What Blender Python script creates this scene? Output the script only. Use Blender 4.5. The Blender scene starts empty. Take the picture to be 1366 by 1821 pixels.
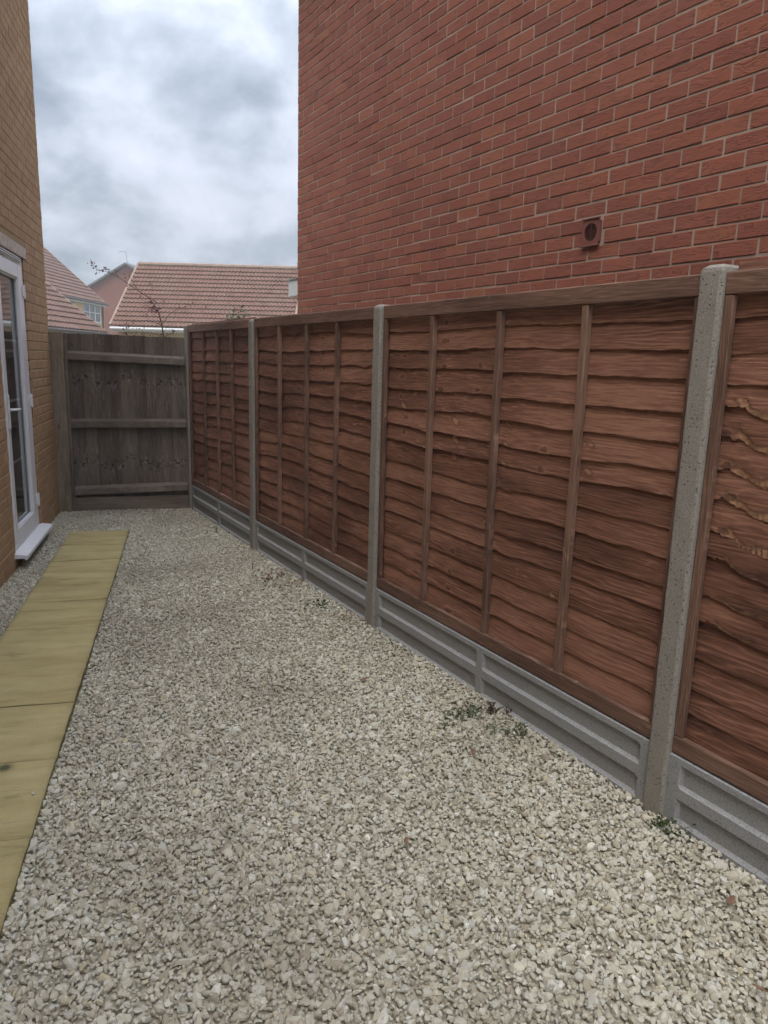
import bpy, math, random
import numpy as np
from mathutils import Vector, Matrix

random.seed(7); rng = np.random.default_rng(7)
S = bpy.context.scene
C = S.collection
R = math.radians

# ------------------------------------------------------------------ camera
CAM_H = 1.5
MW = np.array([[0.966324, 0.025699, -0.256042],
               [-0.255876, 0.201548, -0.945466],
               [0.027308, 0.979141, 0.201336]])          # camera axes in the world
FPX = 1305.0
cd = bpy.data.cameras.new('camera'); cam = bpy.data.objects.new('camera', cd); C.objects.link(cam)
cd.sensor_fit = 'VERTICAL'; cd.sensor_height = 36.0; cd.lens = FPX / 1821 * 36.0
cd.clip_start = 0.05; cd.clip_end = 2000
m4 = Matrix([list(MW[i]) + [0] for i in range(3)] + [[0, 0, 0, 1]]); m4.translation = Vector((0, 0, CAM_H))
cam.matrix_world = m4
S.camera = cam

# ------------------------------------------------------------------ world, sun, exposure
SUN_EL, SUN_AZ = R(60), R(212)       # azimuth clockwise from +Y
w = bpy.data.worlds.new('World'); S.world = w; w.use_nodes = True
nt = w.node_tree; N = nt.nodes; L = nt.links; N.clear()
out = N.new('ShaderNodeOutputWorld'); bg = N.new('ShaderNodeBackground'); L.new(bg.outputs[0], out.inputs[0])
bg.inputs[1].default_value = 0.10
sky = N.new('ShaderNodeTexSky'); sky.sky_type = 'NISHITA'; sky.sun_disc = False
sky.sun_elevation = SUN_EL; sky.sun_rotation = SUN_AZ; sky.dust_density = 3
tc = N.new('ShaderNodeTexCoord'); sep = N.new('ShaderNodeSeparateXYZ'); L.new(tc.outputs['Generated'], sep.inputs[0])
def wm(op, a, b=None, c=None):
    n = N.new('ShaderNodeMath'); n.operation = op
    for i, v in enumerate((a, b, c)):
        if v is None: continue
        if isinstance(v, (int, float)): n.inputs[i].default_value = v
        else: L.new(v, n.inputs[i])
    return n.outputs[0]
zc = wm('ADD', wm('MAXIMUM', sep.outputs[2], 0.0), 0.62)
cmb = N.new('ShaderNodeCombineXYZ')
L.new(wm('DIVIDE', sep.outputs[0], zc), cmb.inputs[0]); L.new(wm('DIVIDE', sep.outputs[1], zc), cmb.inputs[1]); cmb.inputs[2].default_value = 3.4
n1 = N.new('ShaderNodeTexNoise'); n1.inputs['Scale'].default_value = 6.4; n1.inputs['Detail'].default_value = 7; n1.inputs['Roughness'].default_value = .52; n1.inputs['Distortion'].default_value = .15
L.new(cmb.outputs[0], n1.inputs['Vector'])
cr = N.new('ShaderNodeValToRGB'); L.new(n1.outputs[0], cr.inputs[0])
e = cr.color_ramp.elements
e[0].position = .34; e[0].color = (.27, .32, .40, 1); e[1].position = .70; e[1].color = (.70, .745, .86, 1)
k = e.new(.46); k.color = (.41, .465, .55, 1); k = e.new(.57); k.color = (.58, .63, .73, 1)
grad = wm('MULTIPLY_ADD', wm('POWER', wm('MAXIMUM', sep.outputs[2], 0.0), 2.2), 36.0, 7.1)  # an overcast sky is brighter overhead
vm = N.new('ShaderNodeVectorMath'); vm.operation = 'SCALE'; L.new(cr.outputs[0], vm.inputs[0]); L.new(grad, vm.inputs['Scale'])
mx = N.new('ShaderNodeMix'); mx.data_type = 'RGBA'; mx.inputs[0].default_value = .93
L.new(sky.outputs[0], mx.inputs[6]); L.new(vm.outputs[0], mx.inputs[7]); L.new(mx.outputs[2], bg.inputs[0])

sd = bpy.data.lights.new('sun', 'SUN'); sd.energy = 1.4; sd.angle = R(40); sd.color = (1, .96, .9)
so = bpy.data.objects.new('sun', sd); C.objects.link(so)
sv = Vector((math.sin(SUN_AZ) * math.cos(SUN_EL), math.cos(SUN_AZ) * math.cos(SUN_EL), math.sin(SUN_EL)))
so.rotation_euler = sv.to_track_quat('Z', 'Y').to_euler(); so.location = (0, -5, 20)
vs = S.view_settings; vs.view_transform = 'Standard'; vs.look = 'None'; vs.gamma = 1; vs.exposure = 0.66
S.render.engine = 'CYCLES'
HAZE = 0.0030

# ------------------------------------------------------------------ helpers
def pix(px, py, d):
    """world point seen at photo pixel px,py at horizontal camera depth d (used to measure far buildings)"""
    r = MW @ np.array([px - 683.0, -(py - 910.5), -FPX]); F = np.array([.2614, .9652, 0.])
    return np.array([0, 0, CAM_H]) + r * (d / r.dot(F))

class MB:
    def __init__(s): s.v = []; s.f = []; s.gc = []; s.rc = []; s.mi = []; s.raw = []; s.n = 0
    def add(s, v, f, gc=None, rc=0.0, mi=0, raw=None):
        v = np.asarray(v, float); s.v.append(v)
        s.gc.append(np.asarray(gc, float) if gc is not None else v.copy())
        s.rc.append(np.full(len(v), rc) if np.isscalar(rc) else np.asarray(rc, float))
        s.raw.append(np.zeros(len(v)) if raw is None else np.asarray(raw, float))
        s.f += [tuple(int(i) + s.n for i in q) for q in f]; s.mi += [mi] * len(f); s.n += len(v)
    def build(s, name, mats, parent=None, smooth=False):
        me = bpy.data.meshes.new(name)
        me.from_pydata(np.concatenate(s.v).tolist(), [], s.f)
        a = me.attributes.new('gc', 'FLOAT_VECTOR', 'POINT'); a.data.foreach_set('vector', np.concatenate(s.gc).astype(np.float32).ravel())
        a = me.attributes.new('rc', 'FLOAT', 'POINT'); a.data.foreach_set('value', np.concatenate(s.rc).astype(np.float32))
        a = me.attributes.new('raw', 'FLOAT', 'POINT'); a.data.foreach_set('value', np.concatenate(s.raw).astype(np.float32))
        if not isinstance(mats, (list, tuple)): mats = [mats]
        for m in mats: me.materials.append(m)
        me.polygons.foreach_set('material_index', np.array(s.mi, np.int32))
        if smooth: me.polygons.foreach_set('use_smooth', np.ones(len(me.polygons), bool))
        me.update()
        o = bpy.data.objects.new(name, me); C.objects.link(o)
        if parent: o.parent = parent
        return o

# chamfered box topology, wound outwards
def _topo():
    cor = [(x, y, z) for x in (-1, 1) for y in (-1, 1) for z in (-1, 1)]
    idx = {}; S_ = []
    for c in cor:
        for kx in range(3): idx[(c, kx)] = len(S_); S_.append((c, kx))
    def pos(c, kx, b=.2): return np.array([c[j] * (1 if j == kx else 1 - b) for j in range(3)])
    F = []
    for kx in range(3):
        a, b = [j for j in range(3) if j != kx]
        for s in (-1, 1):
            q = []
            for sa, sb in ((-1, -1), (1, -1), (1, 1), (-1, 1)):
                c = [0, 0, 0]; c[kx] = s; c[a] = sa; c[b] = sb; q.append(idx[(tuple(c), kx)])
            F.append(q)
    for m in range(3):
        a, b = [j for j in range(3) if j != m]
        for sa in (-1, 1):
            for sb in (-1, 1):
                c0 = [0, 0, 0]; c0[a] = sa; c0[b] = sb; c1 = list(c0); c0[m] = -1; c1[m] = 1
                c0 = tuple(c0); c1 = tuple(c1)
                F.append([idx[(c0, a)], idx[(c0, b)], idx[(c1, b)], idx[(c1, a)]])
    for c in cor: F.append([idx[(c, kx)] for kx in range(3)])
    P = np.array([pos(*t) for t in S_])
    out = []
    for f in F:
        p = P[f]; nn = np.cross(p[1] - p[0], p[2] - p[0])
        out.append(f if nn.dot(p.mean(0)) > 0 else f[::-1])
    return np.array([c for c, _ in S_], float), np.array([kx for _, kx in S_]), out
_TC, _TK, _TF = _topo()
def cbox(mb, lo, hi, b=.003, grain=0, rc=None, mi=0, jit=0.0, off=None, raw=None):
    """chamfered box; gc holds grain coordinates (along, across, depth)"""
    lo = np.array(lo, float); hi = np.array(hi, float); h = (hi - lo) / 2; c = (hi + lo) / 2
    b = min(b, h.min() * .9)
    v = _TC * (h - b); 
    for kx in range(3): v[_TK == kx, kx] = _TC[_TK == kx, kx] * h[kx]
    v = v + c
    if jit: v += rng.normal(0, jit, 3)
    o = rng.uniform(0, 40, 3) if off is None else off
    perm = {0: (0, 2, 1), 2: (2, 0, 1), 1: (1, 0, 2)}[grain]
    mb.add(v, _TF, v[:, perm] + o, rng.random() if rc is None else rc, mi)
    return v
def grid(nx, ny, flip=False):
    F = []
    for i in range(nx - 1):
        for j in range(ny - 1):
            a = i * ny + j; q = (a, a + ny, a + ny + 1, a + 1); F.append(q[::-1] if flip else q)
    return F
def tube(mb, pts, rad, seg=8, rc=0.5, mi=0, cap=True):
    pts = [np.array(p, float) for p in pts]; V = []; n = len(pts)
    if np.isscalar(rad): rad = [rad] * n
    up = np.array([0, 0, 1.])
    for i, p in enumerate(pts):
        t = pts[min(i + 1, n - 1)] - pts[max(i - 1, 0)]; t = t / (np.linalg.norm(t) + 1e-9)
        a = np.cross(t, up if abs(t[2]) < .9 else np.array([1., 0, 0])); a /= np.linalg.norm(a); b = np.cross(t, a)
        for s in range(seg):
            th = 2 * math.pi * s / seg; V.append(p + rad[i] * (math.cos(th) * a + math.sin(th) * b))
    F = []
    for i in range(n - 1):
        for s in range(seg):
            s2 = (s + 1) % seg; F.append((i * seg + s, i * seg + s2, (i + 1) * seg + s2, (i + 1) * seg + s)[::-1])
    if cap: F.append(tuple(range(seg))); F.append(tuple((n - 1) * seg + s for s in range(seg))[::-1])
    mb.add(V, F, None, rc, mi)
def wave1(x, seed, oct=((1.1, 1.0), (2.3, .5), (5.1, .25), (11, .12))):
    r = np.random.default_rng(seed); y = 0
    for f_, a_ in oct: y = y + a_ * np.sin(x * f_ * 2 * math.pi * .5 + r.uniform(0, 6.28)) * r.uniform(.6, 1.2)
    return y

def empty(name, loc=(0, 0, 0), rz=0.0, mat=None):
    o = bpy.data.objects.new(name, None); C.objects.link(o)
    if mat is not None: o.matrix_world = mat
    else: o.location = loc; o.rotation_euler = (0, 0, rz)
    o.empty_display_size = .1
    return o
def tag(o, label=None, cat=None, group=None, kind=None):
    if label: o['label'] = label
    if cat: o['category'] = cat
    if group: o['group'] = group
    if kind: o['kind'] = kind
    return o

# ------------------------------------------------------------------ material toolkit
class MT:
    def __init__(s, name, rough=.8, spec=.3):
        s.m = bpy.data.materials.new(name); s.m.use_nodes = True; s.t = s.m.node_tree; s.N = s.t.nodes; s.L = s.t.links
        s.p = s.N['Principled BSDF']; s.p.inputs['Roughness'].default_value = rough; s.p.inputs['Specular IOR Level'].default_value = spec
    def lk(s, v, i):
        if isinstance(v, (int, float)): i.default_value = v
        elif isinstance(v, tuple): i.default_value = v if len(v) == len(i.default_value) else tuple(v) + (1,)
        else: s.L.new(v, i)
    def math(s, op, a, b=None, c=None, clamp=False):
        n = s.N.new('ShaderNodeMath'); n.operation = op; n.use_clamp = clamp
        for i, v in enumerate((a, b, c)):
            if v is not None: s.lk(v, n.inputs[i])
        return n.outputs[0]
    def attr(s, name, o='Vector'):
        n = s.N.new('ShaderNodeAttribute'); n.attribute_name = name; return n.outputs[o]
    def coord(s, o='Object'): return s.N.new('ShaderNodeTexCoord').outputs[o]
    def mul(s, v, k):
        n = s.N.new('ShaderNodeVectorMath'); n.operation = 'MULTIPLY'; s.lk(v, n.inputs[0]); n.inputs[1].default_value = k; return n.outputs[0]
    def vadd(s, v, k):
        n = s.N.new('ShaderNodeVectorMath'); n.operation = 'ADD'; s.lk(v, n.inputs[0]); s.lk(k, n.inputs[1]); return n.outputs[0]
    def xyz(s, v): 
        n = s.N.new('ShaderNodeSeparateXYZ'); s.lk(v, n.inputs[0]); return n.outputs
    def comb(s, a, b, c=0.0):
        n = s.N.new('ShaderNodeCombineXYZ'); s.lk(a, n.inputs[0]); s.lk(b, n.inputs[1]); s.lk(c, n.inputs[2]); return n.outputs[0]
    def noise(s, v, scale=5, detail=4, rough=.55, dist=0.0, o=0):
        n = s.N.new('ShaderNodeTexNoise'); s.lk(v, n.inputs['Vector']); n.inputs['Scale'].default_value = scale
        n.inputs['Detail'].default_value = detail; n.inputs['Roughness'].default_value = rough; n.inputs['Distortion'].default_value = dist; return n.outputs[o]
    def voro(s, v, scale=5, feat='F1', o='Distance', rnd=1.0, dims='3D'):
        n = s.N.new('ShaderNodeTexVoronoi'); n.voronoi_dimensions = dims; n.feature = feat; s.lk(v, n.inputs['Vector']); n.inputs['Scale'].default_value = scale; n.inputs['Randomness'].default_value = rnd; return n.outputs[o]
    def ramp(s, v, stops, interp='LINEAR'):
        n = s.N.new('ShaderNodeValToRGB'); s.lk(v, n.inputs[0]); r = n.color_ramp; r.interpolation = interp
        while len(r.elements) < len(stops): r.elements.new(.5)
        for el, (p, c) in zip(r.elements, stops):
            el.position = p; el.color = (c, c, c, 1) if isinstance(c, (int, float)) else tuple(c) + (1,)
        return n.outputs[0]
    def mix(s, f, a, b, mode='MIX'):
        n = s.N.new('ShaderNodeMix'); n.data_type = 'RGBA'; n.blend_type = mode; s.lk(f, n.inputs[0]); s.lk(a, n.inputs[6]); s.lk(b, n.inputs[7]); return n.outputs[2]
    def color(s, c): s.lk(c, s.p.inputs['Base Color'])
    def bump(s, h, strength=.5, dist=.002, prev=None):
        n = s.N.new('ShaderNodeBump'); n.inputs['Strength'].default_value = strength; n.inputs['Distance'].default_value = dist
        s.lk(h, n.inputs['Height'])
        if prev is not None: s.L.new(prev, n.inputs['Normal'])
        s.L.new(n.outputs[0], s.p.inputs['Normal']); return n.outputs[0]

def wood(name, dark, mid, light, knotc=(.05, .022, .015), gs=1.0, rough=.75, mould=None, rawc=None, contrast=1.0, knot_rim=None, knot_cut=.80):
    t = MT(name, rough, .25)
    g = t.attr('gc'); rc = t.attr('rc', 'Fac'); x, y, z = t.xyz(g)
    kv = t.comb(t.math('MULTIPLY', x, 3.0), t.math('MULTIPLY', y, 6.0), 0.0)
    kn = t.noise(t.mul(g, (9, 9, 9)), 2, 2, .5, 0, 1)
    kv2 = t.vadd(kv, t.mul(kn, (.20, .16, 0)))
    d = t.voro(kv2, 1.0, 'F1', 'Distance', 1.0, '2D')
    cc = t.voro(kv2, 1.0, 'F1', 'Color', 1.0, '2D'); ccr = t.xyz(cc)[0]
    has = t.math('GREATER_THAN', ccr, knot_cut)
    fall = t.math('MULTIPLY', t.math('POWER', 2.718, t.math('MULTIPLY', d, -9.0)), has)
    warp = t.noise(t.comb(t.math('MULTIPLY', x, 1.3), t.math('MULTIPLY', y, 9.0), z), 1.0, 3, .5)
    ph = t.math('ADD', t.math('ADD', t.math('MULTIPLY', y, 420.0 * gs), t.math('MULTIPLY', fall, 9.0)), t.math('MULTIPLY', warp, 60.0))
    ring = t.math('MULTIPLY_ADD', t.math('SINE', ph), .5, .5)
    fib = t.noise(t.comb(t.math('MULTIPLY', x, 9.0), t.math('MULTIPLY', y, 190.0), t.math('MULTIPLY', z, 190.0)), 1.0, 3, .6)
    low = t.noise(t.comb(t.math('MULTIPLY', x, 1.6), t.math('MULTIPLY', y, 11.0), z), 1.0, 4, .6)
    v = t.math('ADD', t.math('MULTIPLY_ADD', ring, .075 * contrast, .075), t.math('ADD', t.math('MULTIPLY_ADD', fib, .62, -.14), t.math('MULTIPLY', low, .56)))
    v = t.math('ADD', v, t.math('MULTIPLY_ADD', rc, .16, -.10))
    big = t.noise(t.mul(g, (1.1, 3.2, 1)), 1.0, 3, .5)
    v = t.math('ADD', v, t.math('MULTIPLY_ADD', big, .46, -.23))
    col = t.ramp(v, [(.30, dark), (.50, mid), (.72, light)])
    # scuffed pale fibres
    sc = t.noise(t.comb(t.math('MULTIPLY', x, 14.0), t.math('MULTIPLY', y, 120.0), z), 1.0, 4, .7)
    patch = t.noise(t.mul(g, (3, 7, 1)), 1.0, 3, .5)
    scm = t.math('MULTIPLY', t.math('MULTIPLY_ADD', sc, 9.0, -5.0, True), t.math('MULTIPLY_ADD', patch, 6.0, -2.9, True), clamp=True)
    pale = tuple(min(1, c * 1.7 + .03) for c in light)
    col = t.mix(t.math('MULTIPLY', scm, .6), col, pale)
    gl = t.math('MULTIPLY', t.math('MULTIPLY_ADD', ring, 5.0, -3.9, True), t.math('MULTIPLY_ADD', t.noise(t.mul(g, (2.2, 8, 1)), 1.0, 3, .6), 7.0, -3.6, True))
    col = t.mix(t.math('MULTIPLY', gl, .20), col, pale)
    if rawc:
        raw = t.attr('raw', 'Fac')
        rn = t.noise(t.comb(t.math('MULTIPLY', x, 12.0), t.math('MULTIPLY_ADD', x, 22.0, t.math('MULTIPLY', y, 90.0)), z), 1.0, 4, .7)
        rs = t.math('ADD', raw, t.math('MULTIPLY_ADD', rn, .7, -.35))
        rim_ = t.math('MULTIPLY', t.math('MULTIPLY_ADD', rs, 6.0, -1.6, True), t.math('GREATER_THAN', raw, .2))  # dark rim painted round raw patches, standing in for a shadow edge
        col = t.mix(t.math('MULTIPLY', rim_, .5), col, tuple(c * .35 for c in dark))
        rm = t.math('MULTIPLY', t.math('MULTIPLY_ADD', rs, 2.4, -.9, True), t.math('MULTIPLY', t.math('GREATER_THAN', raw, .12), .68))
        col = t.mix(rm, col, t.ramp(rn, [(.30, tuple(c * .5 for c in rawc)), (.55, rawc), (.7, tuple(min(1, c * 1.25) for c in rawc))]))
    kmask = t.math('MULTIPLY', t.ramp(d, [(.045, 1.0), (.085, 0.0)]), has)
    rim = t.math('MULTIPLY', t.ramp(d, [(.05, 0.0), (.08, 1.0), (.12, 0.0)]), has)
    if knot_rim: col = t.mix(t.math('MULTIPLY', rim, t.math('MULTIPLY', ccr, .20)), col, knot_rim)
    col = t.mix(t.math('MULTIPLY', kmask, .55), col, knotc)
    if mould: col = mould(t, g, col)
    t.color(col)
    hgt = t.math('ADD', t.math('MULTIPLY', ring, .14), t.math('ADD', t.math('MULTIPLY', fib, .9), t.math('MULTIPLY', kmask, -.6)))
    t.bump(hgt, .55, .0016)
    t.lk(t.math('MULTIPLY_ADD', fib, .25, rough - .12), t.p.inputs['Roughness'])
    return t.m

M = {}
M['lap'] = wood('red brown dipped timber', (.056, .023, .014), (.148, .064, .038), (.275, .132, .082), rawc=(.40, .22, .12), knot_rim=(.46, .25, .16), knot_cut=.74)
M['lapframe'] = wood('brown timber frame', (.055, .029, .019), (.122, .066, .044), (.21, .118, .082), gs=1.2)
def mouldfn(t, g, col):
    x, y, z = t.xyz(g)
    return col
M['grey'] = wood('weathered grey timber', (.054, .041, .032), (.105, .081, .063), (.180, .145, .117), knotc=(.03, .025, .022), gs=.8, rough=.9, contrast=.8)
M['greypale'] = wood('weathered rail timber', (.072, .056, .043), (.130, .103, .080), (.20, .165, .130), knotc=(.06, .05, .04), gs=.8, rough=.9)
M['kick'] = wood('brown kick board timber', (.06, .044, .032), (.13, .096, .068), (.20, .16, .12), gs=.8, rough=.9)
M['gatepost'] = wood('brown gate post timber', (.085, .062, .044), (.165, .122, .085), (.26, .205, .15), gs=.7, rough=.9)

def concrete(name, a, b, pores=1.0, green=(.24, .24, .17), bottom=True):
    t = MT(name, .92, .2); g = t.attr('gc')
    n = t.noise(g, 7, 5, .6); f_ = t.noise(g, 160, 3, .6); st = t.noise(t.mul(g, (30, 30, 3)), 1, 3, .6)
    col = t.mix(t.math('ADD', t.math('MULTIPLY', n, .6), t.math('MULTIPLY', st, .35)), a, b)
    col = t.mix(t.math('MULTIPLY_ADD', f_, 2.2, -.8, True), t.mix(.5, col, (.05, .05, .045)), col)
    zz = t.xyz(g)[2]
    if bottom:
        gm = t.math('MULTIPLY', t.math('MULTIPLY_ADD', zz, -2.2, 1.0, True), t.math('MULTIPLY_ADD', n, 2.0, -.5, True))
        col = t.mix(t.math('MULTIPLY', gm, .45), col, green)
    h = f_
    if pores:
        warpv = t.vadd(g, t.mul(t.noise(g, 90, 2, .5, 0, 1), (.006, .006, .006)))
        d = t.voro(warpv, 85, 'F1'); c3 = t.xyz(t.voro(warpv, 85, 'F1', 'Color'))[0]
        den = t.math('GREATER_THAN', t.math('ADD', c3, t.math('MULTIPLY', t.noise(g, 9, 2), .9)), 1.02)
        pm = t.math('MULTIPLY', t.ramp(d, [(.16, 1.0), (.30, 0.0)]), den)
        col = t.mix(t.math('MULTIPLY', pm, .75 * pores), col, (.035, .03, .026))
        h = t.math('SUBTRACT', t.math('MULTIPLY', f_, .4), pm)
    t.color(col); t.bump(h, .6, .0025)
    return t.m
M['post'] = concrete('pitted concrete post', (.27, .24, .20), (.42, .375, .32))
M['gboard'] = concrete('smooth grey concrete', (.31, .31, .305), (.47, .47, .465), pores=.35, green=(.24, .21, .16))

def brickmat(name, stops, crease=1.0):
    t = MT(name, .9, .2); o = t.coord(); rc = t.attr('rc', 'Fac')
    col = t.ramp(rc, stops)
    off = t.vadd(o, t.comb(t.math('MULTIPLY', rc, 37.0), t.math('MULTIPLY', rc, 11.0), 0.0))
    n = t.noise(off, 22, 5, .65); fn = t.noise(off, 260, 3, .7)
    col = t.mix(t.math('MULTIPLY_ADD', n, 1.6, -.55, True), t.mix(.38, col, (.13, .045, .038) if crease else (.16, .10, .06)), col)
    cr_ = t.noise(t.mul(off, (6.5, 6.5, 26)), 1.0, 3, .5, 1.9)
    cm = t.math('SUBTRACT', 1.0, t.math('MULTIPLY', t.math('ABSOLUTE', t.math('SUBTRACT', cr_, .5)), 17.0), clamp=True)
    cm = t.math('MULTIPLY', cm, t.math('MULTIPLY_ADD', n, 5.0, -1.8, True))
    col = t.mix(t.math('MULTIPLY', cm, .45 * crease), col, (.055, .02, .016))
    sp = t.math('MULTIPLY_ADD', fn, 6.0, -3.9, True)
    col = t.mix(t.math('MULTIPLY', sp, .35), col, (.42, .25, .2))
    lo = t.noise(o, 1.1, 4, .6)
    col = t.mix(t.math('MULTIPLY_ADD', lo, .8, -.25, True), col, t.mix(.35, col, (.28, .17, .14)))
    t.color(col); t.bump(t.math('ADD', t.math('MULTIPLY', cm, -1.0 * crease), t.math('ADD', fn, n)), .7, .0025)
    return t.m
M['redbrick'] = brickmat('red dragfaced brick', [(0, (.230, .074, .044)), (.15, (.268, .084, .047)), (.5, (.292, .092, .050)), (.8, (.318, .102, .053)), (.95, (.335, .120, .060)), (1, (.26, .092, .055))])
M['yelbrick'] = brickmat('buff brick', [(0, (.39, .235, .12)), (.5, (.44, .27, .14)), (.85, (.47, .30, .165)), (1, (.40, .225, .115))], 0.0)
def mortar(name, a, b):
    t = MT(name, .95, .1); o = t.coord(); n = t.noise(o, 6, 4); f_ = t.noise(o, 240, 3, .7)
    t.color(t.mix(t.math('MULTIPLY_ADD', t.math('ADD', t.math('MULTIPLY', n, .6), t.math('MULTIPLY', f_, .4)), 2.6, -.8, True), a, b)); t.bump(f_, .6, .003); return t.m
M['redmortar'] = mortar('pale mortar', (.25, .175, .13), (.42, .315, .245))
M['yelmortar'] = mortar('buff mortar', (.26, .185, .105), (.37, .27, .16))

def flatbrick(name, c1, c2, mo, sc=1.0):
    t = MT(name, .9, .2); o = t.coord(); x, y, z = t.xyz(o)
    n = t.N.new('ShaderNodeTexBrick'); t.L.new(t.comb(t.math('ADD', x, y), z, 0.0), n.inputs['Vector'])
    n.inputs['Color1'].default_value = c1 + (1,); n.inputs['Color2'].default_value = c2 + (1,); n.inputs['Mortar'].default_value = mo + (1,)
    n.inputs['Scale'].default_value = 1.0; n.inputs['Brick Width'].default_value = .225; n.inputs['Row Height'].default_value = .075; n.inputs['Mortar Size'].default_value = .006; n.offset = .5
    ns = t.noise(o, 1.3, 5); t.color(t.mix(t.math('MULTIPLY_ADD', ns, .7, -.15, True), n.outputs[0], t.mix(.35, n.outputs[0], mo)))
    t.bump(n.outputs['Fac'], -.4, .004); return t.m
M['farred'] = flatbrick('far red brick', (.20, .068, .045), (.24, .085, .058), (.24, .14, .10))
M['faryel'] = flatbrick('far buff brick', (.44, .30, .14), (.50, .35, .18), (.46, .36, .22))

def plain(name, c, rough=.5, spec=.4, var=.12, sc=8, bump=0.0):
    t = MT(name, rough, spec); o = t.coord(); n = t.noise(o, sc, 4, .6)
    t.color(t.mix(t.math('MULTIPLY_ADD', n, 1.8, -.4, True), tuple(x * (1 - var) for x in c), tuple(min(1, x * (1 + var)) for x in c)))
    if bump: t.bump(t.noise(o, 120, 3), bump, .002)
    return t.m
M['upvc'] = plain('white upvc', (.68, .665, .67), .32, .5, .06, 5)
M['white'] = plain('white painted board', (.56, .55, .54), .5, .4, .08)
M['black'] = plain('dark slot', (.02, .02, .022), .7, .2)
M['darkplastic'] = plain('brown plastic pipe', (.05, .04, .035), .5)
M['metal'] = plain('dull aluminium', (.32, .32, .33), .5)
M['lead'] = plain('lintel mortar band', (.46, .39, .33), .85, .2, .3, 25, .4)
M['terra'] = plain('terracotta plastic vent', (.155, .050, .036), .55, .35, .12)
M['terradark'] = plain('dark vent louvre', (.06, .02, .015), .6, .3)
M['greytile'] = plain('grey roof edge', (.25, .24, .23), .8, .2, .2)
M['verge'] = plain('pale verge mortar', (.28, .20, .15), .9, .2, .2, 3)
M['curtain'] = plain('pale curtain', (.55, .54, .52), .9, .1)
M['room'] = plain('dim room wall', (.20, .185, .17), .9, .1)
M['bark'] = plain('purple brown bark', (.085, .05, .045), .9, .2, .3, 20)
M['redleaf'] = plain('plum red leaf', (.13, .035, .04), .6, .3, .45, 9)
M['greenleaf'] = plain('dull green leaf', (.055, .085, .03), .6, .3, .5, 9)
M['weed'] = plain('weed green leaf', (.075, .09, .042), .7, .3, .4, 40)
M['moss'] = plain('dark moss', (.045, .06, .02), .95, .1, .4, 60)
M['deadleaf'] = plain('dead brown leaf', (.17, .095, .06), .8, .2, .4, 40)
M['straw'] = plain('dry stalk', (.28, .20, .13), .9, .2, .3, 40)
M['drytwig'] = plain('dark dry twig', (.08, .055, .04), .9, .2, .3, 40)

t = MT('door glass', .04, .5)
t.p.inputs['Transmission Weight'].default_value = 1.0; t.p.inputs['IOR'].default_value = 1.5; t.p.inputs['Base Color'].default_value = (.75, .78, .78, 1)
M['glass'] = t.m
t = MT('far window glass', .08, .6); t.color((.05, .06, .07)); M['farglass'] = t.m

def tilemat(name, a, b, dust):
    t = MT(name, .85, .25); o = t.coord(); rc = t.attr('rc', 'Fac'); n = t.noise(o, 1.4, 5, .6); f_ = t.noise(o, 14, 4, .7)
    col = t.mix(rc, a, b); col = t.mix(t.math('MULTIPLY_ADD', n, 1.6, -.5, True), col, dust); col = t.mix(t.math('MULTIPLY_ADD', f_, 2, -.9, True), t.mix(.4, col, (.1, .06, .05)), col)
    t.color(col); return t.m
M['tile'] = tilemat('terracotta pantile', (.135, .062, .036), (.195, .090, .052), (.22, .13, .085))
M['tile2'] = tilemat('brown pantile', (.125, .064, .042), (.175, .090, .060), (.20, .125, .09))

# paving
t = MT('yellow riven paving', .9, .2); o = t.coord(); rc = t.attr('rc', 'Fac'); gx = t.attr('gc')
n = t.noise(t.mul(gx, (1.6, 9, 1)), 1.0, 6, .62, .6); n2 = t.noise(gx, 5.0, 4, .6); f_ = t.noise(gx, 230, 3, .7)
col = t.ramp(t.math('ADD', n, t.math('MULTIPLY_ADD', rc, .10, -.05)), [(.26, (.31, .24, .10)), (.46, (.44, .355, .16)), (.62, (.50, .41, .195)), (.8, (.55, .46, .24))])
col = t.mix(t.math('MULTIPLY_ADD', n2, 2.6, -1.2, True), col, t.mix(.38, col, (.17, .14, .065)))
vein = t.math('SUBTRACT', 1.0, t.math('MULTIPLY', t.math('ABSOLUTE', t.math('SUBTRACT', t.noise(t.mul(gx, (1.5, 11, 1)), 1.0, 3, .5, .5), .5)), 55.0), clamp=True)
vein = t.math('MULTIPLY', vein, t.math('MULTIPLY_ADD', n2, 3.0, -1.2, True))
col = t.mix(t.math('MULTIPLY', vein, .45), col, (.12, .095, .05))
col = t.mix(t.math('MULTIPLY_ADD', f_, 3, -1.5, True), t.mix(.35, col, (.12, .09, .05)), col)
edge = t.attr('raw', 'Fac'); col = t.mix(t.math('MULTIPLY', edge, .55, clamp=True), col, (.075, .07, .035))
t.color(col); t.bump(t.math('ADD', t.math('ADD', f_, t.math('MULTIPLY', n, 2.0)), t.math('MULTIPLY', vein, -1.2)), .6, .003)
M['slab'] = t.m

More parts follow.
